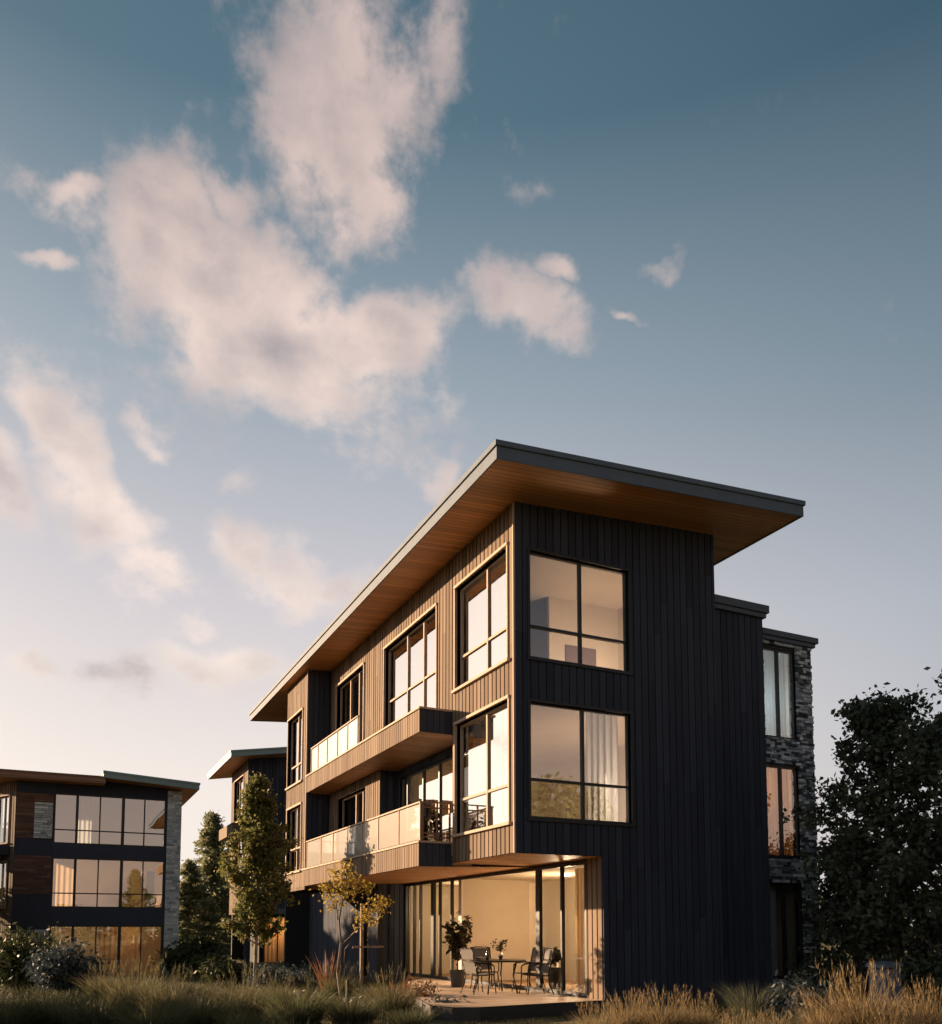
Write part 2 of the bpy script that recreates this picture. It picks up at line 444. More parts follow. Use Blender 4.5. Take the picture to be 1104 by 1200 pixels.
def curtain(parent, plane, val, u0, u1, z0, z1, m='curtain', amp=.035, wl=.13):
    g = MB(); n = max(8, int((u1-u0)/wl*8)); pts = []
    for i in range(n+1):
        u = u0+(u1-u0)*i/n; d = val+amp*math.sin(2*math.pi*(u-u0)/wl)+.01*math.sin(u*31)
        pts.append((d, u) if plane == 'x' else (u, d))
    for a, b in zip(pts[:-1], pts[1:]): g.quad((*a, z0), (*b, z0), (*b, z1), (*a, z1))
    return g.build('curtain', M[m], parent, smooth=True)

# ------------------------------------------------------------------ terrain
def sm(t): t = min(1, max(0, t)); return t*t*(3-2*t)
def gz(x, y):
    s = sm((-x-0.5)/5)*sm((y-16)/10)
    return -1.0*s + .05*math.sin(x*.9+1)*math.cos(y*.7)*sm((math.hypot(x-2, y-5)-7)/5)
def make_ground():
    xs = np.concatenate([np.linspace(-1500, -60, 12), np.linspace(-50, 60, 111), np.linspace(70, 1500, 12)])
    ys = np.concatenate([np.linspace(-1500, -60, 12), np.linspace(-50, 90, 141), np.linspace(100, 1500, 12)])
    V = [(x, y, gz(x, y)) for y in ys for x in xs]; n = len(xs)
    F = [(j*n+i, j*n+i+1, (j+1)*n+i+1, (j+1)*n+i) for j in range(len(ys)-1) for i in range(n-1)]
    np_mesh('ground', V, F, M['ground'], kind='structure')
make_ground()

# ------------------------------------------------------------------ MAIN BUILDING
SO = lambda x: 10.165+.073*x           # soffit height
B = thing('apartment_building', 'largest building, three storeys of black vertical siding with a flaring roof and patio', 'building', (0, 0, 0))
def roof(parent, x0, x1, y0, y1, zf, th, fas, fas_side=None, lip=True):
    p = MB(); e = .03
    p.hexa([(x0+e, y0+e, zf(x0+e)+.03), (x1-e, y0+e, zf(x1-e)+.03), (x1-e, y1-e, zf(x1-e)+.03), (x0+e, y1-e, zf(x0+e)+.03),
            (x0+e, y0+e, zf(x0+e)+th-.01), (x1-e, y0+e, zf(x1-e)+th-.01), (x1-e, y1-e, zf(x1-e)+th-.01), (x0+e, y1-e, zf(x0+e)+th-.01)])
    rf = p.build('roof', M['trim_dark'], parent)
    s = MB(); s.quad((x0+e, y0+e, zf(x0+e)+.02), (x0+e, y1-e, zf(x0+e)+.02), (x1-e, y1-e, zf(x1-e)+.02), (x1-e, y0+e, zf(x1-e)+.02))
    s.build('soffit', M['soffit'], rf)
    f = MB()
    def slab(xa, xb, ya, yb, lo, hi):
        f.hexa([(xa, ya, zf(xa)+lo), (xb, ya, zf(xb)+lo), (xb, yb, zf(xb)+lo), (xa, yb, zf(xa)+lo), (xa, ya, zf(xa)+hi), (xb, ya, zf(xb)+hi), (xb, yb, zf(xb)+hi), (xa, yb, zf(xa)+hi)])
    t1 = th*.70
    slab(x0, x1, y0, y0+e, 0, t1); slab(x0, x1, y1-e, y1, 0, t1); slab(x0, x0+e, y0+e, y1-e, 0, t1); slab(x1-e, x1, y0+e, y1-e, 0, t1)
    o = .035
    slab(x0-o, x1+o, y0-o, y0+e, t1+.002, th); slab(x0-o, x1+o, y1-e, y1+o, t1+.002, th); slab(x0-o, x0+e, y0+e, y1-e, t1+.002, th); slab(x1-e, x1+o, y0+e, y1-e, t1+.002, th)
    f.build('fascia', M[fas], rf)
    return rf
roof(B, -1.1, 6.44, -1.4, 20.2, SO, .34, 'fascia')

# right (shaded) face, y = 0
hr = [(.37, 2.77, 7.07, 9.255), (.37, 2.78, 3.853, 6.165), (-1, 2.05, -1, 3.15)]
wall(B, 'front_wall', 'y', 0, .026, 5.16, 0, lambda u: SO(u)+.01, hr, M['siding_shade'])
window(B, 'y', 0, .37, 2.77, 7.07, 9.255, [(1.6, .028)], 7.72, .06, 'trim_dark', 'glass_front', fw=.035)
window(B, 'y', 0, .37, 2.78, 3.853, 6.165, [(1.63, .028)], 4.62, .06, 'trim_dark', 'glass_front', fw=.035)
c = MB()
for (z0, z1) in ((7.07, 9.255), (3.853, 6.165)):
    fbox(c, 'y', .29, 2.86, -.035, .03, z0-.07, z0); fbox(c, 'y', .31, 2.84, -.025, .03, z1, z1+.05)
    fbox(c, 'y', .31, .37, -.02, .03, z0, z1); fbox(c, 'y', 2.78, 2.84, -.02, .03, z0, z1)
c.build('casing', M['trim_dark'], B)
MB().box(-.012, .024, -.012, .024, 3.14, 10.16).build('corner_trim', M['trim_light'], B)
# left (sunlit) face, x = 0
h = [(.25, 2.72, 7.03, 9.37), (.21, 2.72, 3.76, 6.23), (3.8, 7.4, 6.75, 9.36), (9.15, 11.85, 6.62, 9.45), (2.92, 12.6, 3.0, 6.07)]
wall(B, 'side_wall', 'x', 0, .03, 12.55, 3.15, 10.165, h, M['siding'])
window(B, 'x', 0, .25, 2.72, 7.03, 9.37, [1.35], 7.78, .115, 'trim_light', 'glass_sun', 'trim_light')
window(B, 'x', 0, .21, 2.72, 3.76, 6.23, [1.38], 4.54, .115, 'trim_light', 'glass_sun', 'trim_light')
window(B, 'x', 0, 3.8, 7.4, 6.75, 9.36, [4.85, 5.95], 7.88, .115, 'trim_light', 'glass_sun', 'trim_light')
window(B, 'x', 0, 9.15, 11.85, 6.62, 9.45, [9.9, 10.75], None, .115, 'trim_light', 'glass_front', 'trim_light', name='balcony_door')
# lower recess
wall(B, 'recess_wall', 'x', 0, 7.7, 12.55, 3.1, 6.06, [(8.95, 11.6, 3.4, 5.78)], M['siding'], label='sunlit siding behind the lower balcony')
window(B, 'x', 0, 8.95, 11.6, 3.4, 5.78, [9.55, 10.2], None, .15, 'trim_light', 'glass_front', name='balcony_door')
wall(B, 'recess_return', 'y', 7.68, .03, .52, 3.1, 6.06, [], M['siding_shade'], th=.02)
wall(B, 'recess_wall', 'x', .5, 2.92, 7.68, 3.1, 6.06, [(3.0, 7.5, 3.3, 5.84)], M['siding_shade'])
window(B, 'x', .5, 3.0, 7.5, 3.3, 5.84, [4.9, 5.95, 7.05], None, .06, 'trim_dark', 'glass_sun', name='sliding_door')
# end block
wall(B, 'bay_wall', 'x', -.785, 12.55, 15.2, 2.95, SO(-.785)+.01, [(13.05, 15.0, 6.57, 8.93), (13.05, 14.95, 3.6, 5.78)], M['siding'])
window(B, 'x', -.785, 13.05, 15.0, 6.57, 8.93, [13.95], 7.25, .1, 'trim_light', 'glass_sun', 'trim_light')
window(B, 'x', -.785, 13.05, 14.95, 3.6, 5.78, [13.95], 4.4, .1, 'trim_light', 'glass_sun', 'trim_light')
wall(B, 'bay_return', 'y', 12.53, -.76, 0, 3.1, lambda u: SO(u)+.01, [], M['siding_shade'], th=.15)
MB().box(-.8, -.76, 12.515, 12.55, 3.6, 10.1).build('corner_trim', M['trim_light'], B)
MB().box(-.55, 5.1, 15.0, 15.2, 2.95, 10.15).box(.2, 5.0, 19.0, 19.2, 0, 10.1).box(1.2, 1.4, 15, 19, 0, 10.1).box(4.96, 5.14, .25, 19.1, 0, 10.4).build('rear_wall', M['backing'], B)

# balconies
def balcony(z0, z1, ya, yb, name='balcony', soff=True):
    o = MB().box(-.7, -.026, 2.99, yb-.02, z0+.03, z0+.2).box(-.76, -.70, 2.945, yb, z0+.004, z1-.04).box(-.70, -.0, 2.945, 2.99, z0+.004, z1-.04).build(name, M['backing'], B)
    b = MB(); boards(b, 'x', -.785, 2.945, yb, z0, z1-.045, sp=.145, gap=.022); b.build('siding', M['siding'], o)
    b2 = MB(); boards(b2, 'y', 2.92, -.76, 0.0, z0, z1-.045, sp=.152, gap=.012); b2.build('side_siding', M['siding_shade'], o)
    MB().box(-.815, -.67, 2.89, yb, z1-.045, z1).box(-.67, 0, 2.89, 2.99, z1-.045, z1).build('cap', M['trim_light'], o)
    return o
bu = balcony(6.06, 6.62, 2.92, 12.55)
bl = balcony(3.06, 3.62, 2.92, 15.2)
s = MB(); s.quad((-.78, 2.93, 6.055), (-.78, 12.6, 6.055), (-.03, 12.6, 6.055), (-.03, 2.93, 6.055)); s.quad((-.03, 2.93, 6.055), (-.03, 7.68, 6.055), (.5, 7.68, 6.055), (.5, 2.93, 6.055))
s.build('soffit', M['soffit'], bu)
s = MB(); s.quad((.02, .02, 3.14), (.02, 2.95, 3.14), (2.1, 2.95, 3.14), (2.1, .02, 3.14)); s.build('porch_soffit', M['soffit'], B)
s = MB(); s.quad((-.76, 2.95, 3.05), (-.76, 15.2, 3.05), (2.1, 15.2, 3.12), (2.1, 2.95, 3.12)); s.build('porch_soffit', M['soffit'], B)
MB().box(.03, .5, 2.93, 7.68, 3.1, 3.28).build('balcony_floor', M['deck'], B)
MB().box(.024, .2, 2.74, 2.915, 3.16, 6.05).build('corner_post', M['trim_light'], B)
# lower glass rail
def rail(parent, ys, z0, z1, x=-.745, m='rail_bronze'):
    o = MB()
    for y in ys: o.box(x-.018, x+.018, y-.02, y+.02, z0, z1)
    o.box(x-.03, x+.03, ys[0]-.03, ys[-1]+.03, z1, z1+.035)
    r = o.build('railing', M[m], parent)
    g = MB()
    for a, b in zip(ys[:-1], ys[1:]): g.quad((x, a+.03, z1-.02), (x, b-.03, z1-.02), (x, b-.03, z0+.03), (x, a+.03, z0+.03))
    g.build('glass_panel', M['glass_rail'], r)
    return r
rail(bl, [2.96, 4.27, 5.69, 6.95, 8.2, 9.58, 10.83, 12.46], 3.62, 4.46, m='trim_light')
rail(bu, [7.41, 8.3, 9.25, 10.3, 11.3, 12.05], 6.62, 7.40, m='trim_light')
o = MB()
for z in (3.69, 3.78, 4.35, 4.47): o.box(-.72, -.03, 2.925, 2.955, z, z+.03)
for x in (-.72, -.38, -.06): o.box(x, x+.035, 2.92, 2.96, 3.62, 4.5)
o.build('railing', M['rail_bronze'], bl)

# ground floor glass wall x = 2.03
wall(B, 'porch_return', 'x', 2.03, .03, .60, .25, 3.14, [], M['siding'], label='sunlit siding beside the patio doors', th=.15)
window(B, 'x', 2.03, .62, 10.95, .27, 3.10, [1.60, (2.62, .085), (7.42, .03), (8.25, .03), (8.75, .10), (9.71, .03), (10.2, .03)], None, .01, 'trim_dark', 'glass_clear', name='sliding_door', fw=.07, open_=(2.62, 7.42))
wall(B, 'garage_return', 'y', 10.97, 1.14, 2.2, 0, 3.1, [], M['siding_shade'], th=.15)
wall(B, 'lower_wall', 'x', 1.14, 10.97, 19.0, 0, 3.1, [(11.9, 12.5, .1, 2.9)], M['siding_shade'])
window(B, 'x', 1.14, 11.9, 12.5, .1, 2.9, [], None, .05, 'trim_dark', 'glass_clear')
# rooms
g0 = room(B, 2.2, 4.9, .25, 10.9, .26, 3.06)
MB().box(2.16, 4.25, 6.9, 7.05, .26, 3.06).build('interior_wall', M['plaster'], B)
MB().box(4.25, 4.95, 8.6, 8.65, .26, 3.06).build('interior_wall', M['plaster'], B)
MB().box(2.10, 2.16, 6.88, 7.07, .26, 3.04).build('wall_end', M['plaster_white'], B)  # paler plaster paints sunlight onto this wall end
room(B, .32, 4.8, .28, 7.3, 6.62, 9.85, 'plaster', [(2.75, 4.8, 3.2, 3.3, 6.62, 9.85)])
room(B, .75, 4.8, .28, 7.3, 3.45, 6.30, 'plaster', [(.32, .72, .28, 2.7, 6.30, 6.34)])
room(B, .32, 3.0, 7.5, 12.4, 6.62, 9.6, 'plaster')
room(B, .32, 3.0, 7.8, 12.4, 3.4, 6.0, 'plaster')
room(B, -.5, 2.0, 12.7, 14.95, 6.4, 9.6, 'plaster'); room(B, -.5, 2.0, 12.7, 14.95, 3.45, 6.0, 'plaster')
room(B, 1.4, 3.0, 11.1, 14, .1, 3.0, 'plaster')
lamp(B, 3.6, 3.9, 3.06, 80); lamp(B, 4.2, 1.6, 3.06, 7); lamp(B, 3.2, 8.7, 3.06, 45)
fill_lamp(B, 3.9, 1.3, 7.6, 100, (1, .74, .54)); fill_lamp(B, 3.9, 1.3, 4.3, 92, (1, .74, .54)); lamp(B, 2, 12.6, 3.0, 12)
lamp(B, 1.6, 5.6, 6.3, 30)
curtain(B, 'y', .42, 1.95, 2.75, 3.6, 6.25, wl=.16)
curtain(B, 'x', .45, 2.35, 2.7, 3.6, 6.25)
curtain(B, 'x', 2.35, .9, 1.5, .3, 3.0, 'curtain_warm')

# things on the walls of the rooms
MB().box(3.2, 4.1, 3.17, 3.198, 7.9, 8.7).build('wall_picture', M['stone_brown'], B)
MB().box(3.45, 4.5, 7.25, 7.298, 4.6, 5.5).build('wall_picture', M['leaf_house'], B)
MB().box(1.2, 2.3, 6.9, 7.29, 3.46, 5.2).build('cupboard', M['floor_in'], B)
# wing 1 (siding) and wing 2 (stone), set back
wall(B, 'wing_wall', 'y', .25, 5.17, 6.8, 0, 8.95, [], M['siding_shade'])
MB().box(5.17, 6.76, .46, 9, 0, 8.9).build('wing_body', M['backing'], B)
MB().box(5.165, 6.85, .17, 9.1, 8.955, 9.06).box(5.165, 6.90, .12, 9.15, 9.062, 9.24).build('coping', M['coping'], B)
hs = [(7.13, 8.2, 6.27, 8.47), (7.13, 8.2, 3.39, 5.585), (7.13, 8.2, .54, 2.73)]
w = MB(); backing(w, 'y', .60, 6.8, 8.70, 0, 8.62, hs, .25)
w.box(6.8, 8.68, 3.0, 9, 0, 8.6).box(8.5, 8.70, .85, 3.0, 0, 8.6)
w = w.build('stone_wall', M['backing'], B)
st = MB(); ledgestone(st, 'y', .60, 6.80, 8.72, 0, 8.62, hs, .035, .085, .08, .26); st.build('stonework', M['stone'], w)
st = MB(); rr = random.Random(5); z = 0
while z < 8.58:
    h_ = min(rr.uniform(.06, .13), 8.62-z); y = .63
    while y < 8.9:
        L = rr.uniform(.15, .5); st.box(8.69, 8.72+rr.uniform(0, .04), y, min(y+L, 9)-.008, z, z+h_-.008); y += L
    z += h_
st.build('stonework', M['stone'], w)
for i, (a, b, cc, d) in enumerate(hs):
    window(B, 'y', .60, a, b, cc, d, [a+.53], None, .06, 'trim_dark', ['glass_teal', 'glass_front', 'glass_clear'][i], fw=.045)
    curtain(B, 'y', .98, a-.02, b+.02 if i < 2 else b-.5, cc-.05, d+.05, 'curtain' if i != 1 else 'curtain_warm')
room(B, 6.9, 8.45, .9, 2.9, 6.1, 8.6, 'plaster_white'); room(B, 6.9, 8.45, .9, 2.9, 3.2, 5.8); room(B, 6.9, 8.45, .9, 2.9, .3, 2.9)
lamp(B, 7.6, 2.0, 5.8, 20, (1, .5, .2)); fill_lamp(B, 7.6, 1.8, 7.2, 28, (.80, .93, 1))  # cool lamp is an added fill, giving the top pane its sky brightness
MB().box(6.8, 8.80, .52, 9.1, 8.625, 8.72).box(6.8, 8.86, .47, 9.15, 8.722, 8.86).build('coping', M['coping'], B)

# deck
pts = [(2.05, .012), (.6, -.10), (-.9, -.30), (-1.35, -.12), (-1.55, .35), (-1.35, 1.2), (-.9, 3.0), (-.2, 5.0), (.7, 7.5), (2.02, 9.2)]
d = MB(); n = d.addv([(x, y, .05) for x, y in pts]+[(x, y, .25) for x, y in pts]); k = len(pts)
d.f.append(tuple(n+k+i for i in range(k))[::-1])
dk = thing('patio_deck', 'low curved plank deck under the overhang of the largest building', 'deck', (0, 2, 0))
d.build('boards', M['deck'], dk)
e = MB(); n = e.addv([(x*1.006-.0, y-.012, -.05) for x, y in pts]+[(x*1.006, y-.012, .236) for x, y in pts])
for i in range(k-1): e.f.append((n+i, n+i+1, n+k+i+1, n+k+i))
e.build('edge', M['deck_edge'], dk)

# ------------------------------------------------------------------ LEFT BUILDING
L = thing('apartment_building', 'building at the left with wide strip windows and a pale ledgestone corner pier', 'building', (-6, 30, -1.0))
hl = []
rows = [(5.72, 8.07, 6.37), (2.72, 5.04, 3.38), (-1.0, 1.86, None)]
for z0, z1, t in rows: hl.append((-8.12, -3.18, z0, z1))
a = MB(); backing(a, 'y', 30, -9.72, -3.1, -1.2, 8.75, hl, .25); a.box(-9.6, -2.5, 35, 35.2, -1.2, 8.4); a.box(-2.62, -2.45, 30.3, 35.2, -1.2, 8.4)
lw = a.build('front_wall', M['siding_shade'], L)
for z0, z1, t in rows:
    window(L, 'y', 30, -8.12, -3.18, z0, z1, [(-7.15, .06), -6.15, (-5.12, .07), -4.15], t, .05, 'trim_dark', 'glass_left' if z0 > 4 else 'glass_front', fw=.05)
lp = MB(); ledgestone(lp, 'y', 30, -9.70, -8.16, 5.9, 8.0, [], .06, .13, .3, .9); lp.build('stone_cladding', M['stone_brown'], L); lp = MB(); ledgestone(lp, 'y', 30, -9.70, -8.16, 3.3, 5.1, [], .06, .13, .3, .9)
lp.build('stone_cladding', M['stone_brown'], L)
lp = MB(); ledgestone(lp, 'y', 29.95, -8.95, -8.17, 5.92, 7.6, [], .07, .13, .2, .6, .018); lp.build('stone_cladding', M['stone_pale'], L); lp = MB(); ledgestone(lp, 'y', 30.03, -9.70, -8.16, -1, 1.7, [], .08, .15, .3, .7); lp.build('stone_cladding', M['stone'], L)
pp = MB(); ledgestone(pp, 'y', 29.9, -3.1, -2.42, -1.1, 8.55, [], .07, .15, .12, .42, .022); pp.box(-3.09, -2.44, 29.93, 30.5, -1.1, 8.5)
pp.build('stone_pier', M['stone_pale'], L)
for i, (z0, z1, t) in enumerate(rows):
    room(L, -9.4, -2.7, 30.4, 34.5, z0-.3, z1+.25, 'plaster')
    if i: lamp(L, -4.6, 31.6, z1+.25, 26, (1, .55, .28)); lamp(L, -7.2, 33.2, z1+.25, 5, (1, .55, .28))
curtain(L, 'y', 30.35, -7.1, -6.5, 5.6, 8.2, 'curtain', wl=.2)
curtain(L, 'y', 30.35, -7.95, -7.2, 2.6, 5.1, 'curtain_warm', wl=.25)
curtain(L, 'y', 30.4, -6.0, -4.2, -1, 1.9, 'curtain_warm', wl=.25)
MB().box(-3.9, -3.5, 31.2, 31.6, 2.5, 4.6).box(-4.9, -4.5, 32.5, 32.9, 2.5, 4.4).build('bookcase', M['stone_brown'], L)
# splayed sunlit flank
ca, sa = math.cos(R(30)), math.sin(R(30))
xf = lambda p: (-9.72+(p[0])*ca-(p[1])*sa, 30+(p[0])*sa+(p[1])*ca, p[2])
wall(L, 'flank_wall', 'x', 0, .02, 4, -1.2, 8.5, [(.6, 1.7, 5.7, 7.9), (.6, 1.7, 2.7, 4.8)], M['siding'], xf)
window(L, 'x', 0, .6, 1.7, 5.7, 7.9, [1.15], None, .1, 'trim_light', 'glass_front', 'trim_light', xf=xf)
window(L, 'x', 0, .6, 1.7, 2.7, 4.8, [1.15], None, .1, 'trim_light', 'glass_front', 'trim_light', xf=xf)
MB(xf).box(-.8, -.03, .35, 3.9, 5.1, 5.55).build('balcony', M['siding_shade'], L)
roof(L, -11.8, -6.0, 29.0, 36, lambda x: 8.53+.0*x, .34, 'fascia_brown')
roof(L, -6.1, -1.76, 28.9, 36, lambda x: 8.53+(-1.76-x)*.062, .33, 'fascia_teal')

# ------------------------------------------------------------------ MIDDLE BUILDING
D = thing('apartment_building', 'distant building half hidden behind the young street tree, teal edged roof rising right', 'building', (2, 31, -.3))
S2 = lambda x: 10.33+.155*x
wall(D, 'front_wall', 'y', 30, .8, 8, -.5, lambda u: S2(u)+.01, [(1.05, 3.3, -.3, 2.35)], M['siding_shade'])
wall(D, 'side_wall', 'x', .8, 30.03, 34.6, 2.5, S2(.8)+.01, [(31.1, 33.7, 7.5, 9.8), (31.1, 33.7, 4.3, 6.5)], M['siding'])
window(D, 'x', .8, 31.1, 33.7, 7.5, 9.8, [31.9, 32.8], 8.2, .12, 'trim_light', 'glass_sun', 'trim_light')
window(D, 'x', .8, 31.1, 33.7, 4.3, 6.5, [31.9, 32.8], 5.0, .12, 'trim_light', 'glass_sun', 'trim_light')
window(D, 'y', 30, 1.05, 3.3, -.3, 2.35, [1.8, 2.5], None, .1, 'trim_dark', 'glass_clear', name='patio_door')
MB().box(.15, .78, 30.6, 34.5, 6.6, 7.2).build('balcony', M['siding'], D)
MB().box(.15, 4, 29.4, 30, 2.5, 2.75).build('canopy', M['coping'], D)
MB().box(1.6, 1.8, 30.3, 34.5, -.5, 2.5).box(1, 8, 34.6, 34.8, -.5, 10.2).build('rear_wall', M['backing'], D)
room(D, 1.9, 6, 30.4, 34, -.3, 2.4); lamp(D, 2.8, 31.3, 2.4, 40, (1, .5, .2))
room(D, 1.05, 4, 30.4, 34.4, 7.0, 10.0, 'plaster')
curtain(D, 'y', 30.45, 1.9, 3.2, -.3, 2.4, 'curtain_warm', wl=.2)
roof(D, -.3, 9, 28.8, 36.1, S2, .32, 'fascia_teal')

# ------------------------------------------------------------------ FURNITURE
def make_chair():
    r = thing('patio_chair', 'x', 'chair', (0, 0, 0), 'metal sling chairs round the patio table')
    fm = M['metal']
    for sx, sy in ((1, 1), (1, -1), (-1, 1), (-1, -1)):
        top = (.22*sx, .24*sy, .44); bot = (.27*sx if sx > 0 else -.34, .26*sy, 0)
        mid = (top[0]+(.01 if sx > 0 else -.015), .25*sy, .22)
        MB().path([top, mid, bot], [.016, .014, .012]).build('leg', fm, r, smooth=True)
    s_ = MB()
    s_.path([(.24, -.24, .43), (.24, .24, .43)], .014); s_.path([(-.22, -.24, .41), (-.22, .24, .41)], .014)
    for y in (-.24, .24): s_.path([(.24, y, .43), (0, y, .405), (-.22, y, .41), (-.27, y, .62), (-.36, y, .98)], .015)
    s_.path([(-.36, -.24, .98), (-.365, -.12, 1.0), (-.365, .12, 1.0), (-.36, .24, .98)], .015)
    s_.path([(-.31, -.24, .74), (-.31, .24, .74)], .01)
    s_.build('frame', fm, r, smooth=True)
    g = MB(); P = [(.24, .432), (.12, .415), (0, .405), (-.12, .405), (-.22, .412)]
    for (a, b), (c_, d_) in zip(P[:-1], P[1:]): g.hexa([(a, -.225, b-.004), (a, .225, b-.004), (c_, .225, d_-.004), (c_, -.225, d_-.004), (a, -.225, b+.008), (a, .225, b+.008), (c_, .225, d_+.008), (c_, -.225, d_+.008)])
    g.build('seat', M['sling'], r)
    g = MB(); P = [(-.235, .46), (-.265, .60), (-.305, .725)], [(-.318, .755), (-.335, .86), (-.36, .975)]
    for Q in P:
        for (a, b), (c_, d_) in zip(Q[:-1], Q[1:]): g.hexa([(a-.005, -.225, b), (a+.006, -.225, b), (a+.006, .225, b), (a-.005, .225, b), (c_-.005, -.225, d_), (c_+.006, -.225, d_), (c_+.006, .225, d_), (c_-.005, .225, d_)])
    g.build('backrest', M['sling'], r)
    for y in (-.26, .26): MB().path([(-.29, y, .66), (-.1, y*1.05, .67), (.12, y*1.06, .655), (.21, y*1.04, .60), (.22, y, .43)], [.014, .02, .02, .014, .014]).build('armrest', fm, r, smooth=True)
    return r
DZ = .25
ch = make_chair()
tx, ty = 1.0, 2.75
def face(x, y, o=0): return math.atan2(ty-y, tx-x)+o
def cpos(px, py):
    r_ = ray(px, py); k_ = (DZ-CAM[2])/r_[2]; return CAM[0]+r_[0]*k_, CAM[1]+r_[1]*k_
specs = [(cpos(562, 1164), R(8), 'patio chair with its back to the yellow tree, at the table\'s left side'),
         (cpos(627, 1165), R(172), 'patio chair nearest the lit siding, at the table\'s right side'),
         ((1.25, 3.75), R(262), 'patio chair on the far side of the table, mostly behind the tabletop'),
         ((1.85, 2.75), R(190), 'patio chair tucked between the table and the glass doors')]
for i, ((x, y), a_, lb) in enumerate(specs):
    if i == 0: ch.location = (x, y, DZ); ch.rotation_euler = (0, 0, a_); ch['label'] = lb
    else: copy_thing(ch, (x, y, DZ), a_, label=lb)
T = thing('patio_table', 'round dark metal patio table set with a plant and a bottle', 'table', (tx, ty, DZ))
MB().lathe(tx, ty, [(.66, DZ+.70), (.70, DZ+.71), (.70, DZ+.735), (.69, DZ+.74)], 40).build('tabletop', M['metal'], T)
for k in range(4):
    q = math.pi/4+k*math.pi/2; c_, s_ = math.cos(q), math.sin(q)
    MB().path([(tx+.5*c_, ty+.5*s_, DZ+.71), (tx+.42*c_, ty+.42*s_, DZ+.4), (tx+.52*c_, ty+.52*s_, DZ)], [.022, .018, .018]).build('leg', M['metal'], T, smooth=True)
tt = DZ+.742
bt = thing('wine_bottle', 'dark slim bottle standing on the patio table', 'bottle', (tx-.25, ty-.1, tt))
MB().lathe(tx-.25, ty-.1, [(.035, tt), (.037, tt+.01), (.037, tt+.13), (.014, tt+.18), (.013, tt+.235)], 14).build('glass_body', M['bottle'], bt, smooth=True)
MB().lathe(tx-.25, ty-.1, [(.015, tt+.236), (.015, tt+.26)], 12).build('cap', M['metal'], bt)
bw = MB().lathe(tx-.42, ty+.05, [(.05, tt), (.11, tt+.05), (.12, tt+.06), (.10, tt+.05), (.03, tt+.02)], 20).build('bowl', M['pot_white'], None, label='small pale bowl on the patio table beside the bottle', cat='bowl')

# ------------------------------------------------------------------ VEGETATION
def leaf_quads(C, size, flat=0., elong=1.6, jitter=.35, up=None):
    """C (n,3) centres -> diamond leaves with random orientation"""
    n = len(C)
    a = rng.normal(size=(n, 3)); a /= np.linalg.norm(a, axis=1)[:, None]
    if flat: a[:, 2] *= (1-flat); a /= np.linalg.norm(a, axis=1)[:, None]
    b = rng.normal(size=(n, 3)); b -= (a*b).sum(1)[:, None]*a; b /= np.linalg.norm(b, axis=1)[:, None]
    s_ = size*(1+jitter*rng.uniform(-1, 1, n))[:, None]
    nn = np.cross(a, b)
    p0 = C-a*s_*elong*.5; p1 = C+b*s_*.42+nn*s_*.12; p2 = C+a*s_*elong*.5; p3 = C-b*s_*.42+nn*s_*.12
    V = np.stack([p0, p1, p2, p3], 1).reshape(-1, 3)
    return V, np.arange(n*4).reshape(-1, 4)
def grow(base, h, r0, levels, spread, nb, lean=(0, 0), trunkfrac=.35, seed=1, upw=.5, shape=None):
    """skeleton: list of segments (p,q,r,s) and tips; shape(zrel)->max radius factor"""
    g = np.random.default_rng(seed); segs = []; tips = []
    base = np.array(base, float); N = 12; pts = [base]
    for i in range(1, N+1):
        t_ = i/N; pts.append(base+np.array([lean[0]*t_+g.normal()*.012*h*t_, lean[1]*t_+g.normal()*.012*h*t_, h*t_]))
    rad = [r0*(1-.88*i/N)+.004 for i in range(N+1)]
    for i in range(N): segs.append((pts[i], pts[i+1], rad[i], rad[i+1]))
    for k_ in range(nb):
        t_ = trunkfrac+(1-trunkfrac)*(k_+g.uniform(0, 1))/nb*.98
        i = min(N-1, int(t_*N)); p = pts[i]+(pts[i+1]-pts[i])*(t_*N-i)
        az = k_*2.4+g.uniform(-.5, .5); zr = (t_-trunkfrac)/(1-trunkfrac)
        Lb = spread*(shape(zr) if shape else (1-zr)**.6)*g.uniform(.7, 1.15)
        dirv = np.array([math.cos(az), math.sin(az), upw*g.uniform(.6, 1.4)]); dirv /= np.linalg.norm(dirv)
        rb = max(.006, rad[i]*.5); cur = p; M_ = 5
        for j in range(M_):
            nd = dirv+g.normal(size=3)*.18+np.array([0, 0, .06]); nd /= np.linalg.norm(nd)
            nx = cur+nd*Lb/M_; segs.append((cur, nx, rb*(1-j/M_)+.004, rb*(1-(j+1)/M_)+.004))
            if j >= 1:
                for q in range(levels):
                    sd = nd+g.normal(size=3)*.8; sd /= np.linalg.norm(sd)
                    e_ = nx+sd*Lb*g.uniform(.18, .38); segs.append((nx, e_, .4*rb*(1-j/M_)+.003, .003)); tips.append((nx+e_)/2); tips.append(e_)
            tips.append(nx); cur = nx
    tips.append(pts[-1])
    return segs, np.array(tips)
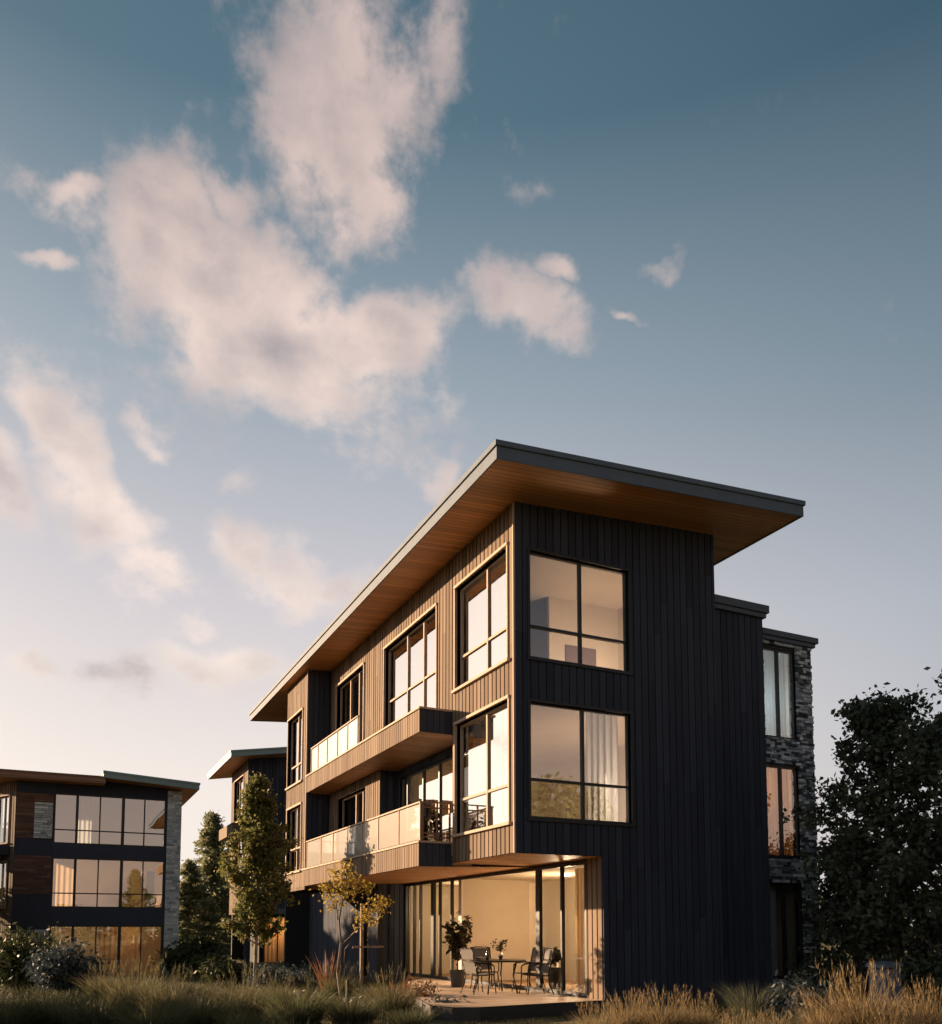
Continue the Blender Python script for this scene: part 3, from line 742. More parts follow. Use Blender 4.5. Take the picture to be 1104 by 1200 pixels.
def tree(name, label, cat, base, h, r0, spread, nb, leafm, barkm, nleaf, lsize, blob, seed, group=None, lean=(0, 0), trunkfrac=.3, upw=.5, shape=None, levels=2, elong=1.6, flat=0, zs=.8):
    T_ = thing(name, label, cat, base, group)
    segs, tips = grow(base, h, r0, levels, spread, nb, lean, trunkfrac, seed, upw, shape)
    mb = MB()
    for (p, q, a, b) in segs: mb.bar(p, q, a, b, 6 if a > .02 else 4)
    mb.build('trunk', M[barkm], T_, smooth=True)
    g = np.random.default_rng(seed+100)
    wts = g.uniform(.15, 1, len(tips))**1.5; wts /= wts.sum()
    idx = g.choice(len(tips), nleaf, p=wts)
    C = tips[idx]+np.clip(g.normal(size=(nleaf, 3)), -1.7, 1.7)*np.array([blob, blob, blob*zs])*g.uniform(.3, 1.2, (nleaf, 1))
    C = C[C[:, 2] > base[2]+.15]
    V, F = leaf_quads(C, lsize, flat, elong)
    np_mesh('crown', V, F, M[leafm], T_)
    return T_
def conifer(name, label, base, h, rad, seed, group=None, leafm='leaf_fir', nb=120, nleaf=14000, ls=.10):
    g = np.random.default_rng(seed); T_ = thing(name, label, 'tree', base, group)
    mb = MB(); mb.bar(base, (base[0], base[1], base[2]+h*.97), .14, .01, 8); C = []
    for k_ in range(nb):
        t_ = (k_+.5)/nb; z = .06*h+t_*.93*h; L_ = rad*(1-t_)**.9*g.uniform(.5, 1.2)+.10; az = g.uniform(0, 2*math.pi)
        d_ = np.array([math.cos(az), math.sin(az), .25-.35*(1-t_)]); p = np.array(base)+np.array([0, 0, z])
        mb.bar(p, p+d_*L_, .022*(1-t_)+.004, .003, 4)
        m_ = int(nleaf/nb*(.35+1.5*(1-t_)*.8)); s_ = g.uniform(.12, 1.0, m_)**.7
        C.append(p+d_*(L_*s_)[:, None]+g.normal(size=(m_, 3))*np.array([.16, .16, .10])*(.6+1.0*(1-s_))[:, None]*h/7)
    mb.build('trunk', M['bark'], T_)
    V, F = leaf_quads(np.concatenate(C), ls, .2, 2.2); np_mesh('crown', V, F, M[leafm], T_); return T_

# big dark tree on the right
x, y = spot(1050, 17.5)
ov = lambda z: (math.sin(math.pi*min(1, (z*.86+.14)))**.6)*1.0
tree('broadleaf_tree', 'big dark tree beside the stone wing, with the pointed top', 'tree', (x, y, 0), 6.2, .13, 1.75, 46, 'leaf_dark', 'bark', 17000, .085, .15, 21, trunkfrac=.10, upw=.55, shape=lambda z: 1.0 if z < .5 else 1-1.5*(z-.5)**1.2)
x, y = spot(1140, 16.5)
tree('broadleaf_tree', 'dark tree cut by the right edge of the picture, behind the golden grass', 'tree', (x, y, 0), 6.0, .13, 1.9, 40, 'leaf_dark', 'bark', 14000, .085, .16, 22, trunkfrac=.08, upw=.5, shape=lambda z: 1.0 if z < .6 else 1-1.2*(z-.6))
x, y = spot(1000, 20)
tree('broadleaf_tree', 'low dark tree standing against the stone wing', 'tree', (x, y, 0), 3.7, .09, 1.1, 30, 'leaf_dark', 'bark', 9000, .08, .22, 23, trunkfrac=.06, upw=.5, shape=lambda z: 1-.6*z)
# young tree left of the building
x, y = spot(300, 24)
tree('street_tree', 'slender young tree with olive leaves in front of the distant building', 'tree', (x, y, gz(x, y)), 5.75, .055, 1.22, 50, 'leaf_olive', 'bark_pale', 15500, .08, .12, 31, trunkfrac=.2, upw=1.1, shape=lambda z: .72+.9*z if z < .3 else max(.18, 1.0-(z-.3)*1.15))
# small yellow tree with two crowns
x, y = spot(401, 19.6)
yt = thing('sapling', 'small thin tree with golden yellow leaves and one arm reaching right', 'tree', (x, y, 0))
def P2(px, py, depth=19.6):
    r_ = ray(px, py); k_ = depth/sum(r_[i]*FW[i] for i in range(3)); return np.array([CAM[i]+r_[i]*k_ for i in range(3)])
sk = [([(401, 1182), (402, 1140), (400, 1105), (396, 1078), (398, 1050), (396, 1028)], .035, .012), ([(396, 1078), (390, 1055), (383, 1040)], .014, .006), ([(398, 1072), (406, 1052), (412, 1035)], .014, .006),
      ([(398, 1050), (404, 1040), (420, 1039), (432, 1042)], .012, .005), ([(402, 1106), (412, 1096), (421, 1085), (432, 1076), (446, 1060)], .016, .006), ([(421, 1085), (424, 1072), (430, 1064)], .008, .004), ([(403, 1128), (406, 1112), (412, 1104)], .008, .004)]
mb = MB(); tips = []
for pl, ra, rb in sk:
    q = [P2(*p)+rng.normal(size=3)*np.array([.04, .10, .0]) if i else P2(*p) for i, p in enumerate(pl)]
    mb.path([tuple(v) for v in q], [ra+(rb-ra)*i/(len(q)-1) for i in range(len(q))], 7)
mb.build('trunk', M['bark_pale'], yt, smooth=True)
for px_, py_, r_, n_ in [(396, 1028, .24, 420), (384, 1042, .17, 260), (398, 1050, .26, 420), (412, 1036, .22, 340), (432, 1041, .14, 160), (404, 1018, .2, 240), (388, 1062, .14, 120), (428, 1072, .20, 340), (442, 1062, .20, 340), (450, 1056, .14, 160), (434, 1080, .14, 150), (416, 1042, .15, 160), (418, 1088, .09, 40)]:
    tips.append(P2(px_, py_)+rng.normal(size=(n_, 3))*r_*.62*np.array([1, 1.1, .8]))
V, F = leaf_quads(np.concatenate([q[::3] for q in tips]), .062, 0, 1.4); np_mesh('crown', V, F, M['leaf_gold'], yt)

# conifers
x, y = spot(246, 62); conifer('fir_tree', 'pointed fir rising between the two distant buildings', (x, y, gz(x, y)-.1), 10.2, 3.7, 41, nleaf=24000, ls=.14, nb=170)
x, y = spot(220, 58); conifer('fir_tree', 'lower dark fir against the pale stone pier', (x, y, gz(x, y)-.1), 6.4, 3.3, 42, nleaf=16000, ls=.13, nb=130)
# added off-frame trees that shade foreground and lower wall and mirror in the glass
for i, (x, y, hh, sp) in enumerate([(-15.2, 8.6, 5.2, 2.0), (-13.9, 30.2, 7.3, 2.1), (-17.5, 34.5, 7.6, 2.3), (-13.4, 27.2, 6.4, 1.7), (-14.6, 33.6, 7.2, 1.9)]):
    tree('garden_tree', ['leafy tree left of the frame beside the meadow', 'leafy tree outside the left building', 'leafy tree beyond the left building', 'shorter leafy tree nearest the left building', 'leafy tree between the two other trees beyond the left building'][i], 'tree', (x, y, gz(x, y)), hh, .14, sp, 46, 'leaf_shrub', 'bark', 13000, .19, .35, 50+i, trunkfrac=.10, shape=lambda z: 1-.45*z)
for i, (x, y, hh) in enumerate([(10.5, -17.5, 7.6), (15.5, -21, 8.2)]):
    tree('garden_tree', ['leafy tree behind the viewer, nearer one, mirrored in the lower window', 'leafy tree behind the viewer, farther one, mirrored in the lower window'][i], 'tree', (x, y, 0), hh, .14, 2.2, 34, 'leaf_shrub', 'bark', 6000, .2, .35, 70+i, trunkfrac=.15, shape=lambda z: 1-.5*z)
# far wood ring
C = []
g = np.random.default_rng(99)
for k_ in range(170):
    az = 2*math.pi*k_/170+g.uniform(-.02, .02); rr_ = g.uniform(85, 120)
    cx_, cy_ = rr_*math.sin(az), 10+rr_*math.cos(az); hh = g.uniform(5, 9); w_ = g.uniform(2.4, 4.2); m_ = 170
    q = g.normal(size=(m_, 3)); q /= np.linalg.norm(q, axis=1)[:, None]; q *= g.uniform(.5, 1, (m_, 1))**.5
    C.append(np.array([cx_, cy_, hh*.5-.5])+q*np.array([w_, w_, hh*.52]))
V, F = leaf_quads(np.concatenate(C), .9, 0, 1.5); np_mesh('distant_woods', V, F, M['leaf_shrub'], None, kind='stuff', label='dark belt of woods on the horizon')

# grasses -----------------------------------------------------------
def blades(n, cx, cy, R0, h, spread, w, g, base_z=0, curve=.5, seg=4, lean=(0, 0)):
    """n curved blades from a disc of radius R0, height h, outward spread"""
    az = g.uniform(0, 2*math.pi, n); rr_ = R0*np.sqrt(g.uniform(0, 1, n)); hh = h*g.uniform(.45, 1.05, n)
    bx = cx+rr_*np.cos(az); by = cy+rr_*np.sin(az)
    dz = az+g.normal(size=n)*.6; sp = spread*hh*g.uniform(.15, 1.1, n)*(.35+.65*rr_/max(R0, 1e-3))
    dx, dy = np.cos(dz)*sp+lean[0]*hh, np.sin(dz)*sp+lean[1]*hh
    fa = g.uniform(0, math.pi, n); wx, wy = np.cos(fa)*w, np.sin(fa)*w
    V = np.zeros((n, (seg)*2+1, 3)); A = np.zeros((n, seg*2+1))
    for s_ in range(seg):
        t_ = s_/seg; k_ = t_**(1+curve*2); ww = 1-.75*t_
        for j, sg in enumerate((-1, 1)):
            V[:, s_*2+j, 0] = bx+dx*k_+sg*wx*ww; V[:, s_*2+j, 1] = by+dy*k_+sg*wy*ww; V[:, s_*2+j, 2] = base_z+hh*(t_-.12*k_*spread)
            A[:, s_*2+j] = t_
    V[:, -1, 0] = bx+dx; V[:, -1, 1] = by+dy; V[:, -1, 2] = base_z+hh*(1-.12*spread); A[:, -1] = 1
    F = []
    for s_ in range(seg-1): F += [(2*s_, 2*s_+1, 2*s_+3), (2*s_, 2*s_+3, 2*s_+2)]
    F.append((2*seg-2, 2*seg-1, 2*seg))
    F = (np.array(F)[None]+(np.arange(n)*(2*seg+1))[:, None, None]).reshape(-1, 3)
    return V.reshape(-1, 3), F, A.ravel()
def join(parts):
    V = []; F = []; A = []; o_ = 0
    for v, f, a in parts: V.append(v); F.append(f+o_); A.append(a); o_ += len(v)
    return np.concatenate(V), np.concatenate(F), np.concatenate(A)
def tuft_mesh(name, n, R0, h, spread, w, m, seed, heads=0):
    g = np.random.default_rng(seed); P_ = [blades(n, 0, 0, R0, h, spread, w, g)]
    if heads:   # tall flowering stems with a feathery plume
        az = g.uniform(0, 2*math.pi, heads)
        for a_ in az:
            r_ = R0*g.uniform(.1, 1); H_ = h*g.uniform(1.0, 1.35); ox, oy = math.cos(a_)*r_, math.sin(a_)*r_; dx, dy = math.cos(a_)*H_*.28*g.uniform(.2, 1.3), math.sin(a_)*H_*.28*g.uniform(.2, 1.3)
            v, f, a = blades(1, ox, oy, .001, H_/.75, 0, w*.6, g); 
            t_ = (v[:, 2]/max(v[:, 2].max(), .01)); v[:, 2] = t_*H_; v[:, 0] += dx*t_**2; v[:, 1] += dy*t_**2; P_.append((v, f, a))
            v, f, a = blades(7, 0, 0, .006, .10, .45, w*.42, g, 0, .2, 2)
            v[:, 2] = v[:, 2]-.06; zz = g.uniform(0, .16, 7).repeat(5); v[:, 0] += ox+dx-dx*.2*zz/.1; v[:, 1] += oy+dy; v[:, 2] += H_-zz; P_.append((v, f, np.ones(len(a))))
    V, F, A = join(P_)
    return V, F, A
GR = 'ornamental grass tussocks of the front garden'
protos = {}
def tussock(kind, px, depth, s_, label, sz=None):
    x, y = spot(px, depth); z = gz(x, y)
    if kind not in protos:
        n, R0, h_, sp, w, m, hd = {'gold': (620, .30, .80, .85, .0062, 'grass_gold', 60), 'green': (800, .32, .75, 1.1, .0068, 'grass_green', 8), 'mix': (700, .30, .75, 1.0, .0064, 'grass_mix', 30), 'grey': (800, .30, .7, 1.05, .005, 'grass_grey', 0)}[kind]
        V, F, A = tuft_mesh('grass_tussock', n, R0, h_, sp, w, m, hash(kind) % 99 if False else len(protos)+60, hd)
        T_ = thing('grass_tussock', label, 'grass tussock', (0, 0, 0), GR)
        np_mesh('blades', V, F, M[m], T_, along=A); protos[kind] = T_
        T_.location = (x, y, z-.02); T_.scale = (s_, s_, sz or s_); return T_
    return copy_thing(protos[kind], (x, y, z-.02), random.uniform(0, 6), (s_, s_, sz or s_), label=label)
tl = [('gold', 735, 13.6, .74, 'golden tussock hiding the foot of the lit deck corner'), ('gold', 775, 13.3, .84, 'golden tussock, second right of the deck corner'),
      ('gold', 815, 13.5, .72, 'golden tussock before the black wall, left of the silvery one'), ('gold', 700, 12.6, .7, 'short golden tussock in front of the deck corner'),
      ('grey', 880, 15.8, 1.25, 'silvery green tussock against the black wing'), ('gold', 860, 12.3, .6, 'short golden tussock below the silvery one'),
      ('gold', 905, 12.0, .62, 'short golden tussock below the blue shrub'), ('gold', 960, 12.6, .82, 'golden tussock left of the tallest one'),
      ('gold', 1003, 12.6, 1.2, 'tallest golden tussock, before the dark trees'), ('gold', 1060, 12.2, .82, 'golden tussock between the tallest one and the right edge'),
      ('gold', 1092, 12.4, 1.0, 'golden tussock at the right edge of the picture'), ('gold', 1035, 12.0, .7, 'low golden tussock below the blue post'),
      ('mix', 458, 16.2, 1.1, 'round straw coloured tussock left of the deck'), ('mix', 398, 21, .95, 'pale straw tussock at the foot of the yellow tree'),
      ('green', 415, 14.5, .95, 'green tussock in front of the yellow tree'), ('green', 350, 14.5, 1.15, 'large green tussock between the two small trees'),
      ('mix', 285, 15.5, 1.15, 'sunlit olive tussock below the slender young tree'), ('green', 235, 13.4, 1.1, 'green tussock below the two firs'),
      ('mix', 160, 17.0, 1.3, 'rusty tall tussock in front of the left building\'s ground floor'), ('mix', 195, 16.0, 1.1, 'rusty tussock at the foot of the pale stone pier'),
      ('green', 120, 13.2, 1.1, 'dark green tussock below the rusty ones'), ('green', 60, 13.6, 1.15, 'dark green tussock near the left edge of the garden'),
      ('green', 10, 13.2, 1.1, 'dark green tussock cut by the left edge'), ('green', 180, 12.5, .95, 'front green tussock under the left building'),
      ('mix', 125, 20, 1.05, 'brown tussock beside the wide twiggy shrub'), ('green', 480, 13.8, .72, 'low green tussock before the round straw one'),
      ('green', 300, 12.3, .9, 'front green tussock at the bottom of the picture, under the slender tree'), ('mix', 330, 18.5, .8, 'small olive tussock right of the slender trunk')]
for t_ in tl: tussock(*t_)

# ground cover: short mixed blades over the visible garden
def in_deck(x, y): return (x > -1.7-.05*abs(y) and y > -.42 and x > -1.6+(y*.28 if y > 0 else 0)) or (x > 1.9 and y > -.1)
g = np.random.default_rng(5); P_ = []
cnt = 0
for k_ in range(2600):
    px_ = g.uniform(-60, 1160); dp = 9.5+g.uniform(0, 1)**1.4*22
    x, y = spot(px_, dp)
    if in_deck(x, y) or (x > -10 and y > 29.5): continue
    hh = g.uniform(.14, .40)*(1.0 if (px_ < 500 or px_ > 720) else .45)
    if px_ > 720: hh *= 1.2
    P_.append(blades(34, x, y, .32, hh, .9, .005 if dp < 16 else .008, g, gz(x, y)-.01, .4, 3)); cnt += 1
V, F, A = join(P_)
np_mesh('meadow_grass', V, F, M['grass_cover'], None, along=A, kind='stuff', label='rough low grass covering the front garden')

# shrubs
def shrub(name, label, px, depth, w, h_, m, nleaf, ls, seed, elong=2, flat=.0, group='shrubs of the front garden', cat='shrub', pos=None):
    x, y = pos or spot(px, depth); z = gz(x, y); g = np.random.default_rng(seed)
    T_ = thing(name, label, cat, (x, y, z), group); mb = MB(); C = []
    for k_ in range(26):
        az = g.uniform(0, 2*math.pi); rr_ = w*math.sqrt(g.uniform(0, 1)); zz = h_*(1-.5*(rr_/w)**2)*g.uniform(.6, 1.05)
        e_ = np.array([x+rr_*math.cos(az), y+rr_*math.sin(az), z+zz]); mb.bar((x+g.normal()*.05, y+g.normal()*.05, z), e_, .012, .004, 4)
        m_ = nleaf//26; t_ = g.uniform(.3, 1.05, m_)[:, None]; b_ = np.array([x, y, z])
        C.append(b_+(e_-b_)*t_+g.normal(size=(m_, 3))*w*.16)
    mb.build('stems', M['bark'], T_)
    C = np.concatenate(C); C = C[C[:, 2] > z+.03]
    V, F = leaf_quads(C, ls, flat, elong); np_mesh('foliage', V, F, M[m], T_); return T_
shrub('shrub', 'blue grey shrub under the dark stone wing', 935, 15.5, .62, .72, 'leaf_grey', 5200, .05, 1, 2.6)
shrub('shrub', 'dark bush at the foot of the left building\'s cladding', 30, 24, 1.2, 1.6, 'leaf_shrub', 6500, .08, 2)
shrub('shrub', 'wide twiggy shrub in front of the left building\'s ground floor', 75, 22, .95, 1.3, 'leaf_grey', 4500, .07, 3)
shrub('shrub', 'large rounded dark bush right of the pale stone pier', 228, 37, 1.3, 1.7, 'leaf_shrub', 5000, .12, 4)
shrub('shrub', 'small clipped bush beyond the slender tree', 250, 33, .8, .8, 'leaf_shrub', 3200, .09, 5)
shrub('shrub', 'silvery ground shrub by the slender trunk', 322, 24.5, .8, .55, 'leaf_grey', 3400, .055, 6)
shrub('shrub', 'silvery low shrub between the slender tree and the yellow tree', 350, 26, .75, .5, 'leaf_grey', 3000, .06, 7)
shrub('shrub', 'low dark bush left of the slender trunk', 268, 27, .9, .62, 'leaf_shrub', 3200, .08, 8)
shrub('shrub', 'blue grey creeping plant spilling onto the deck corner', 515, 0, .42, .26, 'leaf_grey', 1500, .05, 9, 2.2, pos=(-.98, 1.05))
shrub('shrub', 'leafy dark undergrowth beneath the big dark trees', 1085, 16.5, 1.0, 1.3, 'leaf_dark', 6500, .07, 10)
shrub('shrub', 'dark undergrowth against the stone wing', 975, 18.5, .8, 1.1, 'leaf_dark', 4500, .07, 12)
shrub('shrub', 'twiggy bush with dry leaves between the deck and the yellow tree', 492, 18.6, .45, .62, 'leaf_red', 500, .05, 13)
# red spiky plant
def spiky(label, px, depth, n, h_, m, w, seed, cat='plant'):
    x, y = spot(px, depth); g = np.random.default_rng(seed)
    T_ = thing('spiky_plant', label, cat, (x, y, gz(x, y)))
    V, F, A = blades(n, x, y, .12, h_, .55, w, g, gz(x, y), .3, 5)
    np_mesh('blades', V, F, M[m], T_, along=A); return T_
spiky('tall reddish spiky plant beside the yellow tree', 384, 21.5, 60, 1.25, 'leaf_red', .018, 3)
spiky('broad leaved agave beside the sliding doors', 470, 19.2, 12, .75, 'leaf_red', .07, 4)
# rocks
def rock(label, px, depth, s_, seed):
    x, y = spot(px, depth); z = gz(x, y); g = random.Random(seed); mb = MB(); n1, n2 = 9, 6
    ph = [g.uniform(0, 6) for _ in range(4)]
    def pt(a_, b_):
        r_ = 1+.16*math.sin(3*a_+ph[0])+.12*math.sin(5*a_+ph[1]+b_*2)+.1*math.sin(4*b_+ph[2])
        return (x+s_*r_*math.cos(a_)*math.cos(b_), y+s_*.8*r_*math.sin(a_)*math.cos(b_), z+s_*.62*r_*math.sin(b_)+s_*.1)
    n = mb.addv([pt(2*math.pi*i/n1, -1.2+2.4*j/(n2-1)) for j in range(n2) for i in range(n1)])
    for j in range(n2-1):
        for i in range(n1): i2 = (i+1) % n1; mb.f.append((n+j*n1+i, n+j*n1+i2, n+(j+1)*n1+i2, n+(j+1)*n1+i))
    mb.f.append(tuple(n+(n2-1)*n1+i for i in range(n1)))
    return mb.build('boulder', M['rock'], None, label=label, cat='rock', group='boulders of the front garden')
rock('tan boulder just right of the yellow tree trunk', 418, 18.8, .30, 1)
rock('flat tan boulder between the yellow tree and the straw tussock', 438, 18.2, .26, 2)
rock('small tan boulder nearest the sliding doors', 452, 19.2, .22, 3)
rock('pale boulder among the grass left of the yellow tree', 352, 20.5, .30, 4)
# short wooden stake, trellis post
x, y = spot(408, 18)
MB().box(x-.03, x+.03, y-.03, y+.03, 0, .62).build('garden_stake', M['trim_dark'], None, label='short dark stake in the ground by the yellow tree', cat='stake')
x, y = spot(424, 21.0)
tr = thing('garden_trellis', 'thin wooden trellis post with a cross bar behind the yellow tree', 'trellis', (x, y, 0))
MB().box(x-.035, x+.035, y-.035, y+.035, 0, 2.3).build('post', M['bark_pale'], tr)
MB().box(x-.25, x+.55, y-.055, y-.037, 1.22, 1.27).build('cross_bar', M['bark_pale'], tr)
# stone post at right
x, y = spot(1035, 15.6)
sp_ = thing('stone_post', 'weathered blue grey stone post under the dark trees', 'post', (x, y, 0))
MB().hexa([(x-.22, y-.2, 0), (x+.22, y-.2, 0), (x+.22, y+.2, 0), (x-.22, y+.2, 0), (x-.19, y-.17, .95), (x+.2, y-.17, .98), (x+.2, y+.18, 1.0), (x-.19, y+.18, .97)]).build('shaft', M['rock_blue'], sp_)
MB().hexa([(x-.24, y-.2, .97), (x+.25, y-.2, 1.0), (x+.25, y+.22, 1.02), (x-.24, y+.22, .99), (x-.22, y-.19, 1.04), (x+.23, y-.19, 1.07), (x+.23, y+.2, 1.09), (x-.22, y+.2, 1.06)]).build('cap', M['rock_blue'], sp_)

# potted plants
def potted(name, label, cat, x, y, z, pr, ph, pm, h_, r_, n, ls, m, seed, arms=9):
    g = np.random.default_rng(seed); T_ = thing(name, label, cat, (x, y, z))
    MB().lathe(x, y, [(pr*.7, z), (pr*.8, z+.02), (pr, z+ph*.95), (pr, z+ph), (pr*.85, z+ph), (pr*.8, z+ph*.9)], 24).build('pot', M[pm], T_, smooth=False)
    mb = MB(); C = []
    for k_ in range(arms):
        az = g.uniform(0, 2*math.pi); rr_ = r_*g.uniform(.2, 1); zz = h_*g.uniform(.45, 1) if k_ else h_
        if k_ == 0: rr_ = .02
        e_ = np.array([x+rr_*math.cos(az), y+rr_*math.sin(az), z+ph+zz]); m0 = np.array([x, y, z+ph+zz*.35])
        mb.path([(x, y, z+ph*.9), tuple(m0), tuple(e_)], [.014*h_+.003, .01*h_+.002, .002], 5)
        c_ = n//arms; t_ = g.uniform(.1, 1.05, c_)[:, None]; C.append(m0+(e_-m0)*t_+g.normal(size=(c_, 3))*r_*.17)
    mb.build('stem', M['bark'], T_)
    V, F = leaf_quads(np.concatenate(C), ls, 0, 1.9); np_mesh('foliage', V, F, M[m], T_); return T_
potted('potted_tree', 'bushy dark indoor style tree in a pot behind the left patio chair', 'potted plant', 1.12, 5.0, DZ, .2, .42, 'pot', 1.35, .38, 620, .10, 'leaf_house', 3, 16)
potted('potted_plant', 'small bare sprig plant on the patio table', 'potted plant', tx+.12, ty-.02, tt, .06, .09, 'pot', .36, .2, 70, .05, 'leaf_house', 4, 7)
potted('potted_plant', 'slim leafy plant behind the balcony rail, nearer the glass panels', 'potted plant', -.5, 3.35, 3.3, .1, .2, 'pot', .7, .17, 160, .07, 'leaf_house', 5, 7)
potted('potted_plant', 'slim leafy plant behind the balcony rail, nearer the wall corner', 'potted plant', -.18, 3.4, 3.3, .1, .2, 'pot', .8, .14, 160, .07, 'leaf_house', 6, 7)
potted('potted_plant', 'dark rounded house plant inside the glass doors', 'potted plant', 2.75, 3.05, .27, .17, .5, 'pot', .42, .2, 170, .1, 'leaf_house', 7, 9)
sb = thing('sideboard', 'pale low cabinet inside the right pane of the patio doors', 'cabinet', (3.6, 1.6, .26))
MB().box(3.4, 3.85, .9, 2.4, .36, 1.15).build('body', M['pot_white'], sb); MB().box(3.37, 3.88, .87, 2.43, 1.152, 1.19).build('top', M['floor_in'], sb)
for yy in (.95, 2.3):
    for xx in (3.43, 3.78): MB().box(xx, xx+.04, yy, yy+.05, .26, .36).build('leg', M['metal'], sb)

# ------------------------------------------------------------------ LIGHT
SUN = np.array([-.640, .768, .224]); SUN /= np.linalg.norm(SUN)
sl = bpy.data.lights.new('sun', 'SUN'); sl.energy = 5.0; sl.angle = R(.6); sl.color = (1, .68, .42)
so = bpy.data.objects.new('sun', sl); COL.objects.link(so)
so.rotation_euler = (math.pi/2-math.asin(SUN[2]), 0, math.atan2(SUN[0], -SUN[1]))
sun_el = math.asin(SUN[2]); sun_az = math.atan2(SUN[0], SUN[1])   # clockwise from +Y
w = bpy.data.worlds.new('World'); scene.world = w; w.use_nodes = True
t = NT(w.node_tree); t.n.clear()
out = t.new('ShaderNodeOutputWorld'); bg = t.new('ShaderNodeBackground'); t.l.new(bg.outputs[0], out.inputs[0])
D_ = t.new('ShaderNodeTexCoord').outputs['Generated']
sk = t.new('ShaderNodeTexSky', sky_type='NISHITA'); sk.sun_disc = False; sk.sun_elevation = sun_el; sk.sun_rotation = sun_az
sk.air_density = 1.2; sk.dust_density = 1.5
X, Y, Z = t.sep(D_)
el = t.m('ARCSINE', t.m('MAXIMUM', t.m('MINIMUM', Z, 1.0), -1.0))
az = t.m('SUBTRACT', t.m('ARCTAN2', X, Y), YAW)          # azimuth relative to the street axis
az = t.m('WRAP', az, math.pi, -math.pi)
sd = t.new('ShaderNodeVectorMath', operation='DOT_PRODUCT'); t.put(sd.inputs[0], D_); sd.inputs[1].default_value = tuple(SUN)
cs = sd.outputs['Value']
# toward-sun factor in the horizontal plane
s01 = t.m('MULTIPLY_ADD', cs, .5, .5, clamp=True)
vert = t.m('DIVIDE', el, 1.2, clamp=True)
lit = t.ramp(vert, [(0, (1.0, .90, .81)), (.13, (.93, .84, .78)), (.30, (.66, .625, .66)), (.48, (.34, .405, .47)), (.66, (.10, .18, .24)), (1, (.035, .085, .13))])
drk = t.ramp(vert, [(0, (.50, .48, .51)), (.15, (.43, .455, .51)), (.28, (.33, .40, .47)), (.44, (.115, .195, .255)), (.66, (.009, .046, .085)), (1, (.006, .022, .045))])
bck = t.ramp(vert, [(0, (.56, .42, .34)), (.15, (.42, .33, .29)), (.34, (.06, .085, .115)), (1, (.012, .03, .055))])
f1 = t.ramp(s01, [(.30, 0.), (.80, 1.)], 'EASE'); f2 = t.ramp(s01, [(.10, 0.), (.52, 1.)], 'EASE')
sky = t.mix(f2, bck, t.mix(f1, drk, lit))
glow = t.m('POWER', s01, 26.0); sky = t.mix(1, sky, t.mix(glow, (0, 0, 0), (.9, .66, .42)), 'ADD')
# clouds
warpv = t.comb(az, el, 0)
nz = t.new('ShaderNodeTexNoise'); t.put(nz.inputs['Vector'], t.mapping(warpv, (1, 1.15, 1))); nz.inputs['Scale'].default_value = 5.5; nz.inputs['Detail'].default_value = 5; nz.inputs['Roughness'].default_value = .55
wc = t.new('ShaderNodeVectorMath', operation='SUBTRACT'); t.l.new(nz.outputs['Color'], wc.inputs[0]); wc.inputs[1].default_value = (.5, .5, .5)
ws = t.new('ShaderNodeVectorMath', operation='SCALE'); t.l.new(wc.outputs[0], ws.inputs[0]); ws.inputs['Scale'].default_value = .16
wa = t.new('ShaderNodeVectorMath', operation='ADD'); t.l.new(warpv, wa.inputs[0]); t.l.new(ws.outputs[0], wa.inputs[1])
ax_, ay_, _ = t.sep(wa.outputs[0])
CL = [(390, 130, 80, 150, -4, 1.), (420, 250, 62, 70, 10, .9), (205, 275, 80, 95, 20, 1.05), (260, 215, 50, 45, 0, 1.), (265, 330, 110, 90, 20, 1.2), (310, 385, 150, 75, 22, 1.2), (440, 400, 85, 48, 8, 1.05), (345, 430, 80, 36, 22, 1.), (505, 40, 30, 80, 0, .45),
      (605, 372, 68, 48, 8, .95), (652, 305, 34, 26, 0, .8), (560, 365, 30, 22, 0, .6), (72, 495, 70, 36, 38, .95), (122, 580, 70, 42, 52, .9), (165, 655, 52, 38, 40, .9), (50, 300, 42, 16, 0, .8), (90, 215, 50, 22, -10, .6), (185, 488, 32, 18, 20, .7), (300, 640, 50, 38, 30, .85),
      (375, 675, 75, 36, 12, .8), (515, 535, 24, 20, -20, .72), (265, 780, 85, 30, -5, .75), (55, 800, 55, 24, 0, .7), (222, 730, 38, 15, 0, .7), (735, 371, 20, 8, 0, .7), (785, 290, 34, 14, -20, .45), (10, 560, 30, 30, 0, .7), (165, 800, 50, 26, 0, .6), (535, 480, 20, 18, 20, .4), (290, 545, 40, 16, -30, .45), (5, 175, 26, 26, 0, .35), (620, 210, 26, 14, -15, .3)]
dens = None
